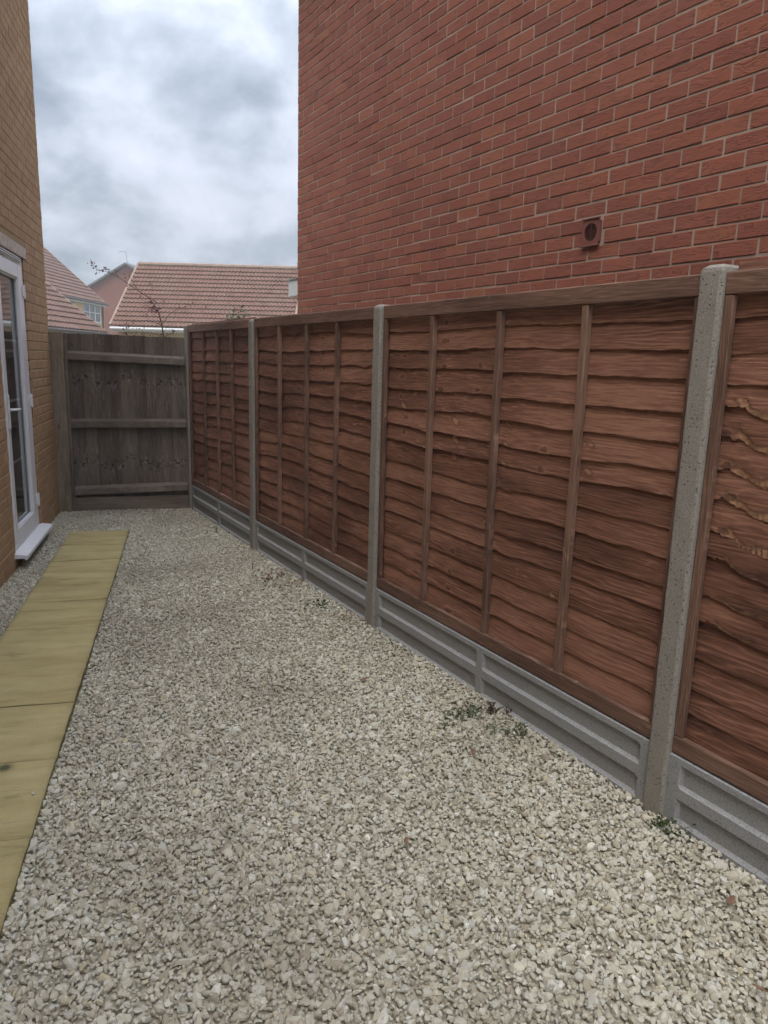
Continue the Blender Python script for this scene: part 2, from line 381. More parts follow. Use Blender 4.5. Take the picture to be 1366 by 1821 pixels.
# stone chippings
t = MT('limestone chippings', .88, .25); rc = t.attr('rc', 'Fac'); g = t.attr('gc'); o = t.coord()
col = t.ramp(rc, [(0, (.27, .23, .165)), (.12, (.37, .325, .235)), (.32, (.44, .40, .30)), (.52, (.48, .445, .345)), (.66, (.52, .485, .38)), (.80, (.46, .44, .37)), (.90, (.58, .55, .46)), (.95, (.48, .41, .26)), (1, (.68, .65, .56))])
n = t.noise(g, 70, 4, .6); col = t.mix(t.math('MULTIPLY_ADD', n, 2.2, -.7, True), t.mix(.35, col, (.26, .22, .165)), col)
lo = t.noise(o, .9, 5, .6); col = t.mix(t.math('MULTIPLY_ADD', lo, 5.0, -2.3, True), col, t.mix(.50, col, (.20, .165, .115)))
t.color(col); t.bump(t.noise(g, 300, 3, .7), .4, .0015); M['stone'] = t.m
t = MT('dusty bed under gravel', .95, .1); o = t.coord(); n = t.noise(o, 60, 4); t.color(t.mix(n, (.27, .235, .17), (.42, .38, .285))); M['bed'] = t.m
t = MT('rough ground', .95, .1); o = t.coord(); v = t.voro(o, 45, 'F1', 'Color'); n = t.noise(o, .5, 4)
t.color(t.mix(.55, t.mix(t.xyz(v)[0], (.16, .15, .12), (.36, .34, .29)), t.mix(n, (.10, .12, .05), (.2, .19, .13)))); t.bump(t.voro(o, 45), -.6, .01); M['ground'] = t.m

# ------------------------------------------------------------------ layout (metres): wall of the buff house along +Y at x = WX
WX = -1.19
A0 = np.array([0., 7.4406]); U = np.array([.26316, -.96475]); NN = np.array([-.96475, -.26316])   # fence origin (far), direction to the camera end, outward normal into the yard
FRZ = math.atan2(U[1], U[0])
def fp(s, off=0.0, z=0.0): q = A0 + U * s + NN * off; return (q[0], q[1], z)
# local fence frame: X along the fence towards the camera end, Y must point to the yard: mirror-free frame has Y = Z x X
YF = np.array([-U[1], U[0]])                      # = +normal away from yard
def frame(s, off, z=0.0):
    # X = -U (towards the far end), Y = NN  (into the yard), Z up : right handed
    q = A0 + U * s + NN * off
    m = Matrix(((-U[0], NN[0], 0, q[0]), (-U[1], NN[1], 0, q[1]), (0, 0, 1, z), (0, 0, 0, 1))); return m

# ground sheet
mb = MB(); mb.add([(-600, -600, -.05), (600, -600, -.05), (600, 900, -.05), (-600, 900, -.05)], [(0, 1, 2, 3)])
tag(mb.build('ground', M['ground']), kind='structure')
def ground_z(x, y):
    """gravel surface: faint humps, drawn up a little along the fence"""
    z = .006 * np.sin(x * 2.1 + y * 1.3 + 1) + .006 * np.sin(x * 1.1 - y * 2.3) + .004 * np.sin(x * 5.3 + y * 3.9)
    return z
def yard_s(x, y):   # signed distance into the yard from fence face
    return (x - A0[0]) * NN[0] + (y - A0[1]) * NN[1]
xs = np.linspace(-1.23, 2.7, 80); ys = np.linspace(-1.5, 7.9, 180)
X, Y = np.meshgrid(xs, ys, indexing='ij'); Z = ground_z(X, Y) - .013
mb = MB(); mb.add(np.stack([X, Y, Z], -1).reshape(-1, 3), grid(80, 180)); tag(mb.build('gravel_bed', M['bed'], smooth=True), kind='structure')

# ------------------------------------------------------------------ gravel: tens of thousands of crushed stones, one object
def ico(sub):
    import bmesh
    bm = bmesh.new(); bmesh.ops.create_icosphere(bm, subdivisions=sub, radius=1.0)
    v = np.array([x.co[:] for x in bm.verts]); f = np.array([[q.index for q in p.verts] for p in bm.faces]); bm.free(); return v, f
def stone_protos(sub, n):
    v0, f = ico(sub); P = []
    for i in range(n):
        v = v0 * (1 + rng.normal(0, .05, (len(v0), 1)))
        for _ in range(rng.integers(7, 12)):
            d = rng.normal(0, 1, 3); d /= np.linalg.norm(d); h = rng.uniform(.45, .82)
            pr = v @ d; ex = np.clip(pr - h, 0, None); v = v - ex[:, None] * d
        v = v * np.array([1, rng.uniform(.65, .98), rng.uniform(.45, .8)]); P.append(v)
    return np.array(P), f
def build_gravel():
    sp = .0129
    gx = np.arange(-1.20, 2.2, sp); gy = np.arange(.15, 7.6, sp * .9)
    X, Y = np.meshgrid(gx, gy, indexing='ij'); X = X.ravel(); Y = Y.ravel()
    X = X + rng.uniform(-.5, .5, X.shape) * sp; Y = Y + rng.uniform(-.5, .5, Y.shape) * sp
    ok = (X > WX + .004) & (Y < 7.44) & (yard_s(X, Y) > -.028)
    ins = (X > -.968) & (X < -.510) & (Y < 6.47)
    ok &= ~ins
    # keep what can be seen, and a margin
    view = (Y > -1.25 * np.abs(X - .3) + 1.15) | (Y > 2.2)
    ok &= view
    X = X[ok]; Y = Y[ok]; n = len(X)
    r = .0069 * np.exp(rng.normal(0, .36, n)); r = np.clip(r, .004, .0165)
    big = rng.random(n) < .05; r[big] *= rng.uniform(1.2, 1.5, big.sum())
    Z = ground_z(X, Y) + rng.uniform(-.008, .0030, n) - .2 * (r - .008)
    # small stones drift up against the fence and the wall
    Z += .010 * np.exp(-np.clip(yard_s(X, Y), 0, 1) / .10)
    q = rng.normal(0, 1, (n, 4)); q[:, 1:3] *= .38; q /= np.linalg.norm(q, axis=1)[:, None]
    w_, x_, y_, z_ = q.T
    Rm = np.stack([1 - 2 * (y_**2 + z_**2), 2 * (x_*y_ - z_*w_), 2 * (x_*z_ + y_*w_), 2 * (x_*y_ + z_*w_), 1 - 2 * (x_**2 + z_**2), 2 * (y_*z_ - x_*w_), 2 * (x_*z_ - y_*w_), 2 * (y_*z_ + x_*w_), 1 - 2 * (x_**2 + y_**2)], -1).reshape(n, 3, 3)
    dist = np.hypot(X, Y); near = dist < 3.6
    col = rng.random(n)
    VV = []; FF = []; RC = []; GC = []; base = 0
    for sel, sub in ((near, 2), (~near, 1)):
        P, f = stone_protos(sub, 48); idx = np.where(sel)[0]; pi = rng.integers(0, len(P), len(idx))
        loc = P[pi] * (r[idx] * 1.32)[:, None, None]
        V = np.einsum('nij,nkj->nki', Rm[idx], loc) + np.stack([X[idx], Y[idx], Z[idx]], -1)[:, None, :]
        nv = P.shape[1]; F = (f[None] + (np.arange(len(idx)) * nv)[:, None, None] + base).reshape(-1, 3)
        VV.append(V.reshape(-1, 3)); FF.append(F); RC.append(np.repeat(col[idx], nv)); GC.append((loc + rng.uniform(0, 9, (len(idx), 1, 3))).reshape(-1, 3)); base += len(idx) * nv
    V = np.concatenate(VV); F = np.concatenate(FF); RC = np.concatenate(RC); GC = np.concatenate(GC)
    me = bpy.data.meshes.new('gravel'); me.vertices.add(len(V)); me.vertices.foreach_set('co', V.astype(np.float32).ravel())
    me.loops.add(len(F) * 3); me.loops.foreach_set('vertex_index', F.astype(np.int32).ravel())
    me.polygons.add(len(F)); me.polygons.foreach_set('loop_start', np.arange(0, len(F) * 3, 3, dtype=np.int32))
    me.polygons.foreach_set('use_smooth', np.zeros(len(F), bool))
    a = me.attributes.new('rc', 'FLOAT', 'POINT'); a.data.foreach_set('value', RC.astype(np.float32))
    a = me.attributes.new('gc', 'FLOAT_VECTOR', 'POINT'); a.data.foreach_set('vector', GC.astype(np.float32).ravel())
    me.update(calc_edges=True); me.materials.append(M['stone'])
    o = bpy.data.objects.new('gravel', me); C.objects.link(o)
    print('gravel stones', n, 'faces', len(F))
    return o
tag(build_gravel(), 'pale buff and grey limestone chippings covering the yard', 'gravel', kind='stuff')

def gp0(px, py, z=0.0):
    r = MW @ np.array([px - 683.0, -(py - 910.5), -FPX]); t_ = (z - CAM_H) / r[2]; return np.array([0, 0, CAM_H]) + r * t_
# ------------------------------------------------------------------ paving slabs
SL_X0, SL_X1, SL_P = -.975, -.503, .472
ordn = ['farthest', 'second', 'third', 'fourth', 'fifth', 'sixth', 'seventh', 'eighth', 'ninth', 'tenth', 'eleventh', 'twelfth', 'thirteenth']
for i in range(12):
    y1 = 6.48 - i * SL_P; y0 = y1 - SL_P + .0025
    n = 40; u = np.linspace(0, 1, n); Xg, Yg = np.meshgrid(u, u, indexing='ij')
    w_ = SL_X1 - SL_X0; dx = Xg * w_ - w_ / 2; dy = Yg * (y1 - y0) - (y1 - y0) / 2
    sd_ = i * 5.7
    hz = .0013 * np.sin(dy * 38 + 3 * np.sin(dx * 7 + sd_) + sd_) + .0009 * np.sin(dy * 71 + 2 * np.sin(dx * 11 + sd_ * 2)) + .0007 * np.sin(dx * 21 + dy * 13 + sd_)
    ed = np.minimum(np.minimum(Xg, 1 - Xg) * w_, np.minimum(Yg, 1 - Yg) * (y1 - y0))
    hz = hz - .004 * np.exp(-ed / .0025)
    jit = .0006 * np.sin(dy * 30 + sd_) 
    V = np.stack([dx + jit * (np.abs(Xg - .5) > .49), dy, hz], -1).reshape(-1, 3)
    gc = V + np.array([0, -i * .47 + i * 3.3, 0]); mb = MB()
    ye = np.minimum(Yg, 1 - Yg) * (y1 - y0)
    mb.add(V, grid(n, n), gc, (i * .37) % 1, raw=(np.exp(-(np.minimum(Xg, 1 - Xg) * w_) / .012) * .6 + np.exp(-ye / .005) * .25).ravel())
    spot_ = gp0(8, 1365, .026); raw_ = 2.6 * np.exp(-((dx + (SL_X0 + SL_X1) / 2 - spot_[0]) ** 2 + (dy + (y0 + y1) / 2 - spot_[1]) ** 2) / .022 ** 2); mb.raw[-1] = mb.raw[-1] + raw_.ravel()  # soft dark round spot mixed into the slab colour
    # skirt
    def skirt(ids, flip):
        top = V[ids]; bot = top.copy(); bot[:, 2] = -.037; m = len(ids)
        F = [(a, a + 1, m + a + 1, m + a) for a in range(m - 1)]
        if flip: F = [q[::-1] for q in F]
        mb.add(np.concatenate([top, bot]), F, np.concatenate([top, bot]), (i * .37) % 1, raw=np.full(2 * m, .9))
    ar = np.arange(n)
    skirt(ar * n, True); skirt(ar * n + n - 1, False); skirt(ar, False); skirt((n - 1) * n + ar, True)
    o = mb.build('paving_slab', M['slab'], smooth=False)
    o.location = ((SL_X0 + SL_X1) / 2, (y0 + y1) / 2, .026 + .0015 * math.sin(i * 2.3)); o.rotation_euler = (R(.25 * math.sin(i * 1.7)), R(.2 * math.cos(i * 2.9)), R(.18 * math.sin(i * 3.1)))
    lab = 'yellow riven concrete slab, farthest of the path, nearest the grey wooden fence' if i == 0 else 'yellow riven concrete slab, %s in the path counting from the grey wooden fence' % ordn[i]
    if i == 9: lab = 'yellow riven concrete slab with a soft dark spot at its left edge, tenth counting from the grey wooden fence'
    tag(o, lab, 'paving slab', 'yellow slabs of the path beside the buff house')

# ------------------------------------------------------------------ lap fence: posts, gravel boards, panels
POST = [-.012, 1.785, 3.708, 5.703, 7.63]
PT = [1.787, 1.780, 1.790, 1.806, 1.81]
LAT = [0.0, 0.0, 0.0, 0.0, 0.0]
plab = ['slim grey concrete post in the corner where the grey wooden fence meets the brown panels',
        'grey concrete post, second along from the grey wooden fence, between two brown panels',
        'grey concrete post in the middle of the fence, third from the grey wooden fence',
        'tall pitted concrete post nearest the camera at the right side',
        'grey concrete post at the camera end of the brown fence']
for i, s in enumerate(POST):
    root = empty('concrete_post', mat=frame(s, 0.0)); tag(root, plab[i], 'fence post', 'concrete posts of the brown lap fence')
    mb = MB(); n = 26; hw = .040; c = .010; top = PT[i]
    # profile in plan (x,y), going round; front at y=0, slotted back
    prof = [(-hw + c, 0), (hw - c, 0), (hw - c*.4, -.003), (hw, -c), (hw + .0015, -.105), (-hw - .0015, -.105), (-hw, -c), (-hw + c*.4, -.003)]
    zs = np.concatenate([np.linspace(-.15, top - .022, n), [top - .010, top]])
    V = []; m = len(prof); r2 = np.random.default_rng(i + 50)
    for kz, z in enumerate(zs):
        k_ = 1.0 if z <= top - .022 else (.94 if z < top - .001 else .60)
        for (x, y) in prof:
            V.append((x * k_ + r2.normal(0, .0006), -.052 + (y + .052) * k_ + r2.normal(0, .0006), z))
    F = []
    for a in range(len(zs) - 1):
        for b in range(m): b2 = (b + 1) % m; F.append((a * m + b, (a + 1) * m + b, (a + 1) * m + b2, a * m + b2))
    F.append(tuple((len(zs) - 1) * m + b for b in range(m))[::-1])
    V = np.array(V); mb.add(V, F, V + np.array([i * 3.1, i, 0]), .5); mb.build('shaft', M['post'], root)
    o = MB(); o.add([(-.03, -.08, top + .0008), (.03, -.08, top + .0008), (.03, -.02, top + .0008), (-.03, -.02, top + .0008)], [(0, 1, 2, 3)])

BZ = .250   # top of gravel boards
glab = ['ribbed concrete gravel board under the brown panel nearest the grey wooden fence', 'ribbed concrete gravel board under the second brown panel from the grey wooden fence',
        'long ribbed concrete gravel board left of the large post, green weeds growing at its foot', 'ribbed concrete gravel board to the right of the large pitted post']
def gravel_board(i):
    s0 = POST[i] + .036; s1 = POST[i + 1] - .036; Lb = s1 - s0; root = empty('gravel_board', mat=frame(s1, -.016, BZ - .305))
    tag(root, glab[i], 'gravel board', 'concrete gravel boards under the fence panels')
    Hb = .305
    cells_x = [(.045, Lb / 2 - .022), (Lb / 2 + .022, Lb - .045)]; cells_z = [(.075, .158), (.197, .280)]
    sl = .011
    def lines(cells, T, fill):
        a = [0.0, .004]
        for c0, c1 in cells: a += [c0, c0 + sl] + list(np.linspace(c0 + sl, c1 - sl, fill)[1:-1]) + [c1 - sl, c1]
        return a + [T - .004, T]
    lx = lines(cells_x, Lb, 10); lz = lines(cells_z, Hb, 4); V = []
    inn = lambda v, cells: any(c0 + sl - 1e-6 <= v <= c1 - sl + 1e-6 for c0, c1 in cells)
    for a, x in enumerate(lx):
        for b, z in enumerate(lz):
            h = -.013 if (inn(x, cells_x) and inn(z, cells_z)) else 0.0
            if b in (0, len(lz) - 1) or a in (0, len(lx) - 1): h = -.004
            V.append((x, h, z))
    F = grid(len(lx), len(lz)); V = np.array(V); mb = MB(); mb.add(V, F, V + np.array([i * 7.7, 3, 0]), .4)
    # back, top and ends
    bx = np.array([(0, -.004, 0), (Lb, -.004, 0), (Lb, -.004, Hb), (0, -.004, Hb), (0, -.045, 0), (Lb, -.045, 0), (Lb, -.045, Hb), (0, -.045, Hb)], float)
    mb.add(bx, [(3, 2, 6, 7), (0, 3, 7, 4), (1, 5, 6, 2), (4, 7, 6, 5)], bx + np.array([i * 7.7, 3, 0]), .4)
    mb.build('board', M['gboard'], root)
for i in range(4): gravel_board(i)

fl = ['brown waney lap panel nearest the grey wooden fence, narrowest looking of the row', 'brown waney lap panel between the second and third concrete posts, its boards warped apart',
      'large brown waney lap panel with pale knots, left of the big pitted post', 'brown waney lap panel with torn orange splintered boards at the right edge']
PH = 1.530
def panel(i):
    s0 = POST[i] + .038; s1 = POST[i + 1] - .028; Lp = s1 - s0
    root = empty('fence_panel', mat=frame(s1, -.054, BZ + .003)); tag(root, fl[i], 'fence panel', 'brown waney lap fence panels')
    r = np.random.default_rng(900 + i)
    # boards: x measured from the camera end (x=0) to the far end
    nb = 15; z0 = .052; ztop = PH - .03; step = (ztop - z0) / nb
    nx = (110, 110, 240, 330)[i]; x = np.linspace(.012, Lp - .012, nx); mb = MB()
    grp = 0; left = 0; warpk = [1.0, 1.9, 1.0, 1.1][i]
    low_prev = None
    for b in range(nb):
        if left == 0: grp += 1; left = int(r.integers(2, 5)); gsd = int(r.integers(0, 1e6)); goff = r.uniform(0, 30, 3); tilt = r.normal(0, .004)
        left -= 1
        amp = .0058 * warpk * r.uniform(.7, 1.15) * (1.35 if 4 < b < 11 else .8)
        zb = z0 + b * step + r.normal(0, .006)
        low = zb + amp * wave1(x, gsd) + .0012 * wave1(x, gsd + b, ((9, 1), (21, .8), (47, .6))) + tilt * (x - Lp / 2)
        # a tongue where a branch was
        kx = np.random.default_rng(gsd + 9).uniform(.15, Lp - .15); low -= .010 * warpk * np.exp(-((x - kx) / .05) ** 2) * r.uniform(.3, 1.2)
        if b == 0: low = np.minimum(low, z0 + .004)
        tear = 0.0
        if i == 3 and .42 < zb < 1.12:
            tear = 1.25 if zb > .68 else .55; sxx = Lp - x
            low = low + (.046 if zb > .55 else .03) * np.exp(-((sxx - .055) / .085) ** 2) * (1 + .10 * wave1(sxx * 26, 40 + b) + .04 * np.sin(sxx * 310 + b * 2))
        hb = step + (.036 if i < 3 else .062); ny = 9 if i < 2 else 16; vv = np.linspace(0, 1, ny)
        Xg = np.repeat(x[:, None], ny, 1); lowg = low[:, None]; topz = zb + hb
        Zg = lowg + (topz - lowg) * vv[None]
        cup = .0025 * np.sin(vv * math.pi)[None] * r.uniform(-.5, 1.2)
        twist = .0022 * wave1(x, gsd + 77)[:, None] * (1 - vv[None])
        Yg = -.004 + .0145 * (1 - vv[None]) ** 1.0 + cup + twist + .0004 * r.normal(0, 1, Xg.shape)
        V = np.stack([Xg, Yg, Zg], -1).reshape(-1, 3)
        gc = np.stack([Xg + goff[0] + r.normal(0, .012), (Zg - zb) + goff[1] + r.normal(0, .004), Xg * 0 + goff[2] + b * .13], -1).reshape(-1, 3)
        raw = np.zeros(Xg.shape); wz = Zg + BZ
        if i == 3:
            sx = Lp - Xg   # distance from the far (left in the picture) end
            if tear: raw += tear * np.exp(-((Zg - lowg - .006 - .012 * np.sin(sx * 31)) / (.012 + .10 * np.clip(sx - .05, 0, .12))) ** 2) * np.exp(-((sx - .15) / .085) ** 4)
        if i == 2:
            sx = Lp - Xg
            for cx_, cz in ((.645, 1.235), (.65, 1.15), (.64, 1.07), (1.02, 1.25), (1.02, 1.165), (1.01, 1.085), (.19, 1.275), (1.49, 1.22), (1.49, 1.12), (.42, .70), (1.36, .60)):
                raw += (1.0 if cz > 1 and cx_ < 1 else .75) * np.exp(-((sx - cx_) / .034) ** 2 - ((wz - cz + (sx - cx_) * .40) / .017) ** 2)
        rcv = r.uniform(.05, .95)
        if i == 3: V[:, 1] -= (.004 * np.clip(raw, 0, 1.2) * (1 + .5 * np.sin(Xg * 300 + Zg * 500))).ravel()
        mb.add(V, grid(nx, ny), gc, rcv, raw=raw.ravel())
        # sawn lower edge
        e0 = V.reshape(nx, ny, 3)[:, 0]; e1 = e0.copy(); e1[:, 1] -= .0095; e1[:, 2] -= .0012
        g0 = gc.reshape(nx, ny, 3)[:, 0]
        mb.add(np.concatenate([e0, e1]), [(a, a + 1, nx + a + 1, nx + a)[::-1] for a in range(nx - 1)], np.concatenate([g0, g0]), rcv * .4)
        # back face
        bk = V.copy(); bk[:, 1] -= .0095
        mb.add(bk, grid(nx, ny, True), gc, rcv)
    mb.build('boards', M['lap'], root, smooth=True)
    q = MB(); cbox(q, (.002, .016, PH - .066), (Lp - .002, .036, PH), .0035, 0); q.build('top_rail', M['lapframe'], root)
    q = MB(); cbox(q, (.001, -.030, PH - .05), (Lp - .001, -.010, PH - .004), .003, 0); q.build('top_rail', M['lapframe'], root)
    q = MB(); cbox(q, (.002, .014, .002), (Lp - .002, .036, .062), .004, 0); q.build('bottom_rail', M['lapframe'], root)
    for k_, xb in enumerate((Lp - .46, Lp / 2 + .0, .49)):
        q = MB(); xb = xb + r.normal(0, .006); n = 16; zz = np.linspace(.064, PH - .068, n); hw = .0165; bend = .003 * np.sin(zz * 3 + r.uniform(0, 6))
        lean = r.normal(0, .004)
        V = []; 
        for z_, bd in zip(zz, bend):
            xx = xb + bd + lean * z_ + r.normal(0, .0006)
            V += [(xx - hw, .010, z_), (xx - hw, .030, z_), (xx - hw + .004, .034, z_), (xx + hw - .004, .034, z_), (xx + hw, .030, z_), (xx + hw, .010, z_)]
        F = []
        for a in range(n - 1):
            for b in range(5): F.append((a * 6 + b, a * 6 + b + 1, (a + 1) * 6 + b + 1, (a + 1) * 6 + b))
        V = np.array(V); q.add(V, F, V[:, (2, 0, 1)] + r.uniform(0, 30, 3), r.random()); q.build('batten', M['lapframe'], root)
    for xa, xb in ((.003, .034), (Lp - .034, Lp - .003)):
        q = MB(); cbox(q, (xa, .014, .063), (xb, .0350, PH - .067), .003, 2); q.build('end_batten', M['lapframe'], root)
for i in range(4): panel(i)

# ------------------------------------------------------------------ grey closeboard fence across the end
FY = 7.475
root = empty('wooden_fence', (-1.16, FY, 0)); tag(root, 'weathered grey closeboard fence with three horizontal rails closing the end of the yard', 'wooden fence')
x0, x1 = .105, 1.148
mb = MB(); nbd = 9; bw = (x1 - x0) / nbd
for k_ in range(nbd + 1):
    xa = x0 + k_ * bw - .01; xb = min(xa + bw + .014, x1 + .01); yy = .012 + .004 * (k_ % 2)
    a = cbox(mb, (xa, yy, .10), (xb, yy + .013, 1.672 + rng.normal(0, .002)), .002, 2, jit=.0006)
# feather edges: each board tips slightly
def mark_rows(name):
    t = MT(name, .92, .2)
    return t
# dark knot rows with pale streaks around them
base = M['grey'].copy(); base.name = 'weathered grey boards with knot rows'
tt = base.node_tree; pr = tt.nodes['Principled BSDF']; src = pr.inputs['Base Color'].links[0].from_socket
t = MT.__new__(MT); t.m = base; t.t = tt; t.N = tt.nodes; t.L = tt.links; t.p = pr
oc = t.coord(); ox, oy, oz = t.xyz(oc)
wn = t.N.new('ShaderNodeTexWhiteNoise'); wn.noise_dimensions = '1D'; t.L.new(t.math('FLOOR', t.math('DIVIDE', t.math('ADD', ox, -.095), .1159)), wn.inputs['W']); nn_ = wn.outputs[0]
rows = None
for zr in (1.255, .47):
    dz = t.math('ABSOLUTE', t.math('SUBTRACT', t.math('ADD', oz, t.math('MULTIPLY_ADD', nn_, .09, -.045)), zr))
    blot = t.noise(t.mul(oc, (30, 1, 34)), 1.0, 2, .5)
    band = t.math('SUBTRACT', 1.0, t.math('MULTIPLY', dz, 16.0), clamp=True)
    halo = t.math('SUBTRACT', 1.0, t.math('MULTIPLY', dz, 7.0), clamp=True)
    dm = t.math('MULTIPLY', band, t.math('MULTIPLY_ADD', blot, 12.0, -6.2, True))
    hm = t.math('MULTIPLY', halo, t.math('MULTIPLY_ADD', t.noise(t.mul(oc, (26, 1, 9)), 1.0, 3, .6), 7.0, -3.7, True))
    src = t.mix(t.math('MULTIPLY', hm, .55), src, (.34, .32, .30)); src = t.mix(t.math('MULTIPLY', dm, .92), src, (.018, .015, .014))
t.color(src)
mb.build('boards', base, root)
for z_, tl in ((1.415, 0.0), (.800, 0.0), (.165, 0.0)):
    q = MB(); n = 14; xx = np.linspace(x0 + .001, x1 + .004, n); V = []; hh = .040
    for x_ in xx:
        zz = z_ + .02 * math.sin(x_ * 2 + z_) * .15 + (-.028 if z_ > 1.2 else .01 if z_ > .5 else .035) * (x_ - x0 - .5) * .8
        V += [(x_, .008, zz), (x_, -.040, zz + .004), (x_, -.044, zz + .010), (x_, -.040, zz + hh * 1.6), (x_, .008, zz + hh * 2.2)]
    F = []
    for a in range(n - 1):
        for b in range(4): F.append((a * 5 + b, (a + 1) * 5 + b, (a + 1) * 5 + b + 1, a * 5 + b + 1))
    V = np.array(V); q.add(V, F, V + np.array([z_ * 9, 5, 2]), .5); q.build('rail', M['greypale'], root)
q = MB(); cbox(q, (x0 - .004, -.028, -.05), (x1 + .006, .004, .135), .003, 0); q.build('kick_board', M['kick'], root)
q = MB(); cbox(q, (-.034, -.088, -.1), (.082, .03, 1.683), .004, 2); q.build('post', M['gatepost'], root)
q = MB(); cbox(q, (.083, -.05, -.1), (.106, .02, 1.676), .003, 2); q.build('edge_strip', M['greypale'], root)

# ------------------------------------------------------------------ brick walls
def brick_wall(mb, Lw, z0, z1, holes=(), seed=0, phase=0.0, mi=0, depth=.10, jy=.0012):
    """bricks in stretcher bond, local X along, front at y=0 looking to +Y"""
    r = np.random.default_rng(seed); k = 0; z = z0
    while z < z1 - .01:
        x = -(.1125 if k % 2 else 0.0) + phase
        if x > 0: x -= .225
        dzc = r.normal(0, .0007)
        while x < Lw:
            xa = max(x + .005, 0.0); xb = min(x + .220, Lw); za = z + .0045; zb = z + .0705
            x += .225
            if xb - xa < .02: continue
            skip = False
            pieces = [(xa, xb)]
            for (hx0, hx1, hz0, hz1) in holes:
                if zb > hz0 + .012 and za < hz1 - .012:
                    np_ = []
                    for a, b in pieces:
                        if b <= hx0 or a >= hx1: np_.append((a, b)); continue
                        if hx0 - a > .02: np_.append((a, hx0))
                        if b - hx1 > .02: np_.append((hx1, b))
                    pieces = np_
            for a, b in pieces:
                j = r.normal(0, .0011, 3); j[0] *= (a == xa and b == xb and a > 0 and b < Lw)
                cbox(mb, (a + j[0], -depth, za + j[1] + dzc), (b + j[0], r.normal(0, jy), zb + j[1] + dzc), .003, 0, rc=r.random(), mi=mi)
        z += .075; k += 1

# red house
RO = 1.10; S0 = .135          # offset behind the fence and where its far corner stands
rl = 9.6; RH = 5.25
root = empty('red_brick_house', mat=frame(S0 + rl, -RO)); tag(root, 'tall red brick house wall rising behind the brown fence on the right', 'house')
mb = MB(); zb0 = 2.142 - 29 * .075
vx0, vx1 = rl - (4.20 - S0), rl - (4.06 - S0)
vx0, vx1 = S0 + rl - 4.175, S0 + rl - 4.035
brick_wall(mb, rl, zb0, RH, [(vx0 - .004, vx1 + .004, 2.142, 2.142 + .15)], 3, .03, 0)
Vm = np.array([(0, -.0042, 0), (rl, -.0042, 0), (rl, -.0042, RH), (0, -.0042, RH)]); nx = 2
mb.add(Vm, [(0, 1, 2, 3)[::-1]], Vm, .5, 1)
mb.add(Vm + np.array([0, -.003, 0]), [(0, 1, 2, 3)], Vm, .5, 1)
cbox(mb, (rl - .03, -.1, zb0), (rl - .0012, -.0015, RH - .01), .001, 0, mi=1)
mb.build('wall', [M['redbrick'], M['redmortar']], root)
mb = MB(); cbox(mb, (.02, -8.0, -.1), (rl - .004, -.104, RH), .001, 0); mb.build('rear_wall', M['farred'], root)
vr = root
q = MB(); W_ = vx1 - vx0; cx_ = (vx0 + vx1) / 2; cz_ = 2.142 + .070; hwv = .066
# vent: square plate with a round opening
n = 28; V = []; F = []
for k_ in range(n):
    a = 2 * math.pi * k_ / n; ca, sa = math.cos(a), math.sin(a); m_ = max(abs(ca), abs(sa))
    V += [(cx_ + .046 * ca, .011, cz_ + .046 * sa), (cx_ + hwv * ca / m_, .011, cz_ + hwv * sa / m_), (cx_ + hwv * ca / m_, -.03, cz_ + hwv * sa / m_), (cx_ + .046 * ca, -.02, cz_ + .046 * sa)]
for k_ in range(n):
    a = k_ * 4; b = ((k_ + 1) % n) * 4
    F += [(a, b, b + 1, a + 1), (a + 1, b + 1, b + 2, a + 2), (a + 3, b + 3, b, a)]
q.add(V, [f[::1] for f in F], None, .5)
cbox(q, (cx_ - hwv - .003, .009, cz_ + hwv - .001), (cx_ + hwv + .003, .017, cz_ + hwv + .008), .002)
cbox(q, (cx_ - hwv - .003, .009, cz_ - hwv - .008), (cx_ + hwv + .003, .017, cz_ - hwv + .001), .002)
av = q.build('air_vent', M['terra'], vr); av['label'] = 'square terracotta air vent with a round louvre'
q = MB()
for k_ in range(-3, 4):
    z_ = k_ * .0115; wv = math.sqrt(max(.044 ** 2 - z_ ** 2, 1e-5))
    V = [(cx_ + z_ - .002, -.018, cz_ - wv), (cx_ + z_ + .001, .010, cz_ - wv), (cx_ + z_ + .001, .010, cz_ + wv), (cx_ + z_ - .002, -.018, cz_ + wv), (cx_ + z_ + .004, .008, cz_ - wv), (cx_ + z_ + .004, .008, cz_ + wv)]
    q.add(V, [(0, 1, 2, 3), (1, 4, 5, 2)], None, .5)
cbox(q, (cx_ - .003, .004, cz_ - .046), (cx_ + .003, .0100, cz_ + .046), .001)
q.add([(cx_ - .05, -.021, cz_ - .05), (cx_ + .05, -.021, cz_ - .05), (cx_ + .05, -.021, cz_ + .05), (cx_ - .05, -.021, cz_ + .05)], [(3, 2, 1, 0)], None, .5)
gr = q.build('grille', M['terradark'], av)
# pitched roof, out of the frame
def gable_roof(root, xa, xb, ya, yb, ze, rise, mat, th=.08, name='roof', over=.25):
    yc = (ya + yb) / 2; mb = MB(); V = [(xa, ya, ze), (xb, ya, ze), (xb, yc, ze + rise), (xa, yc, ze + rise), (xb, yb, ze), (xa, yb, ze)]
    V2 = [(x, y, z + th) for x, y, z in V]; mb.add(V + V2, [(0, 1, 2, 3), (3, 2, 4, 5), (6, 9, 8, 7), (9, 11, 10, 8), (0, 6, 7, 1), (4, 10, 11, 5), (0, 3, 9, 6), (3, 5, 11, 9), (1, 7, 8, 2), (2, 8, 10, 4)]); return mb.build(name, mat, root)
gable_roof(root, -.2, rl + .25, .30, -8.3, RH, 3.2, M['tile2'])
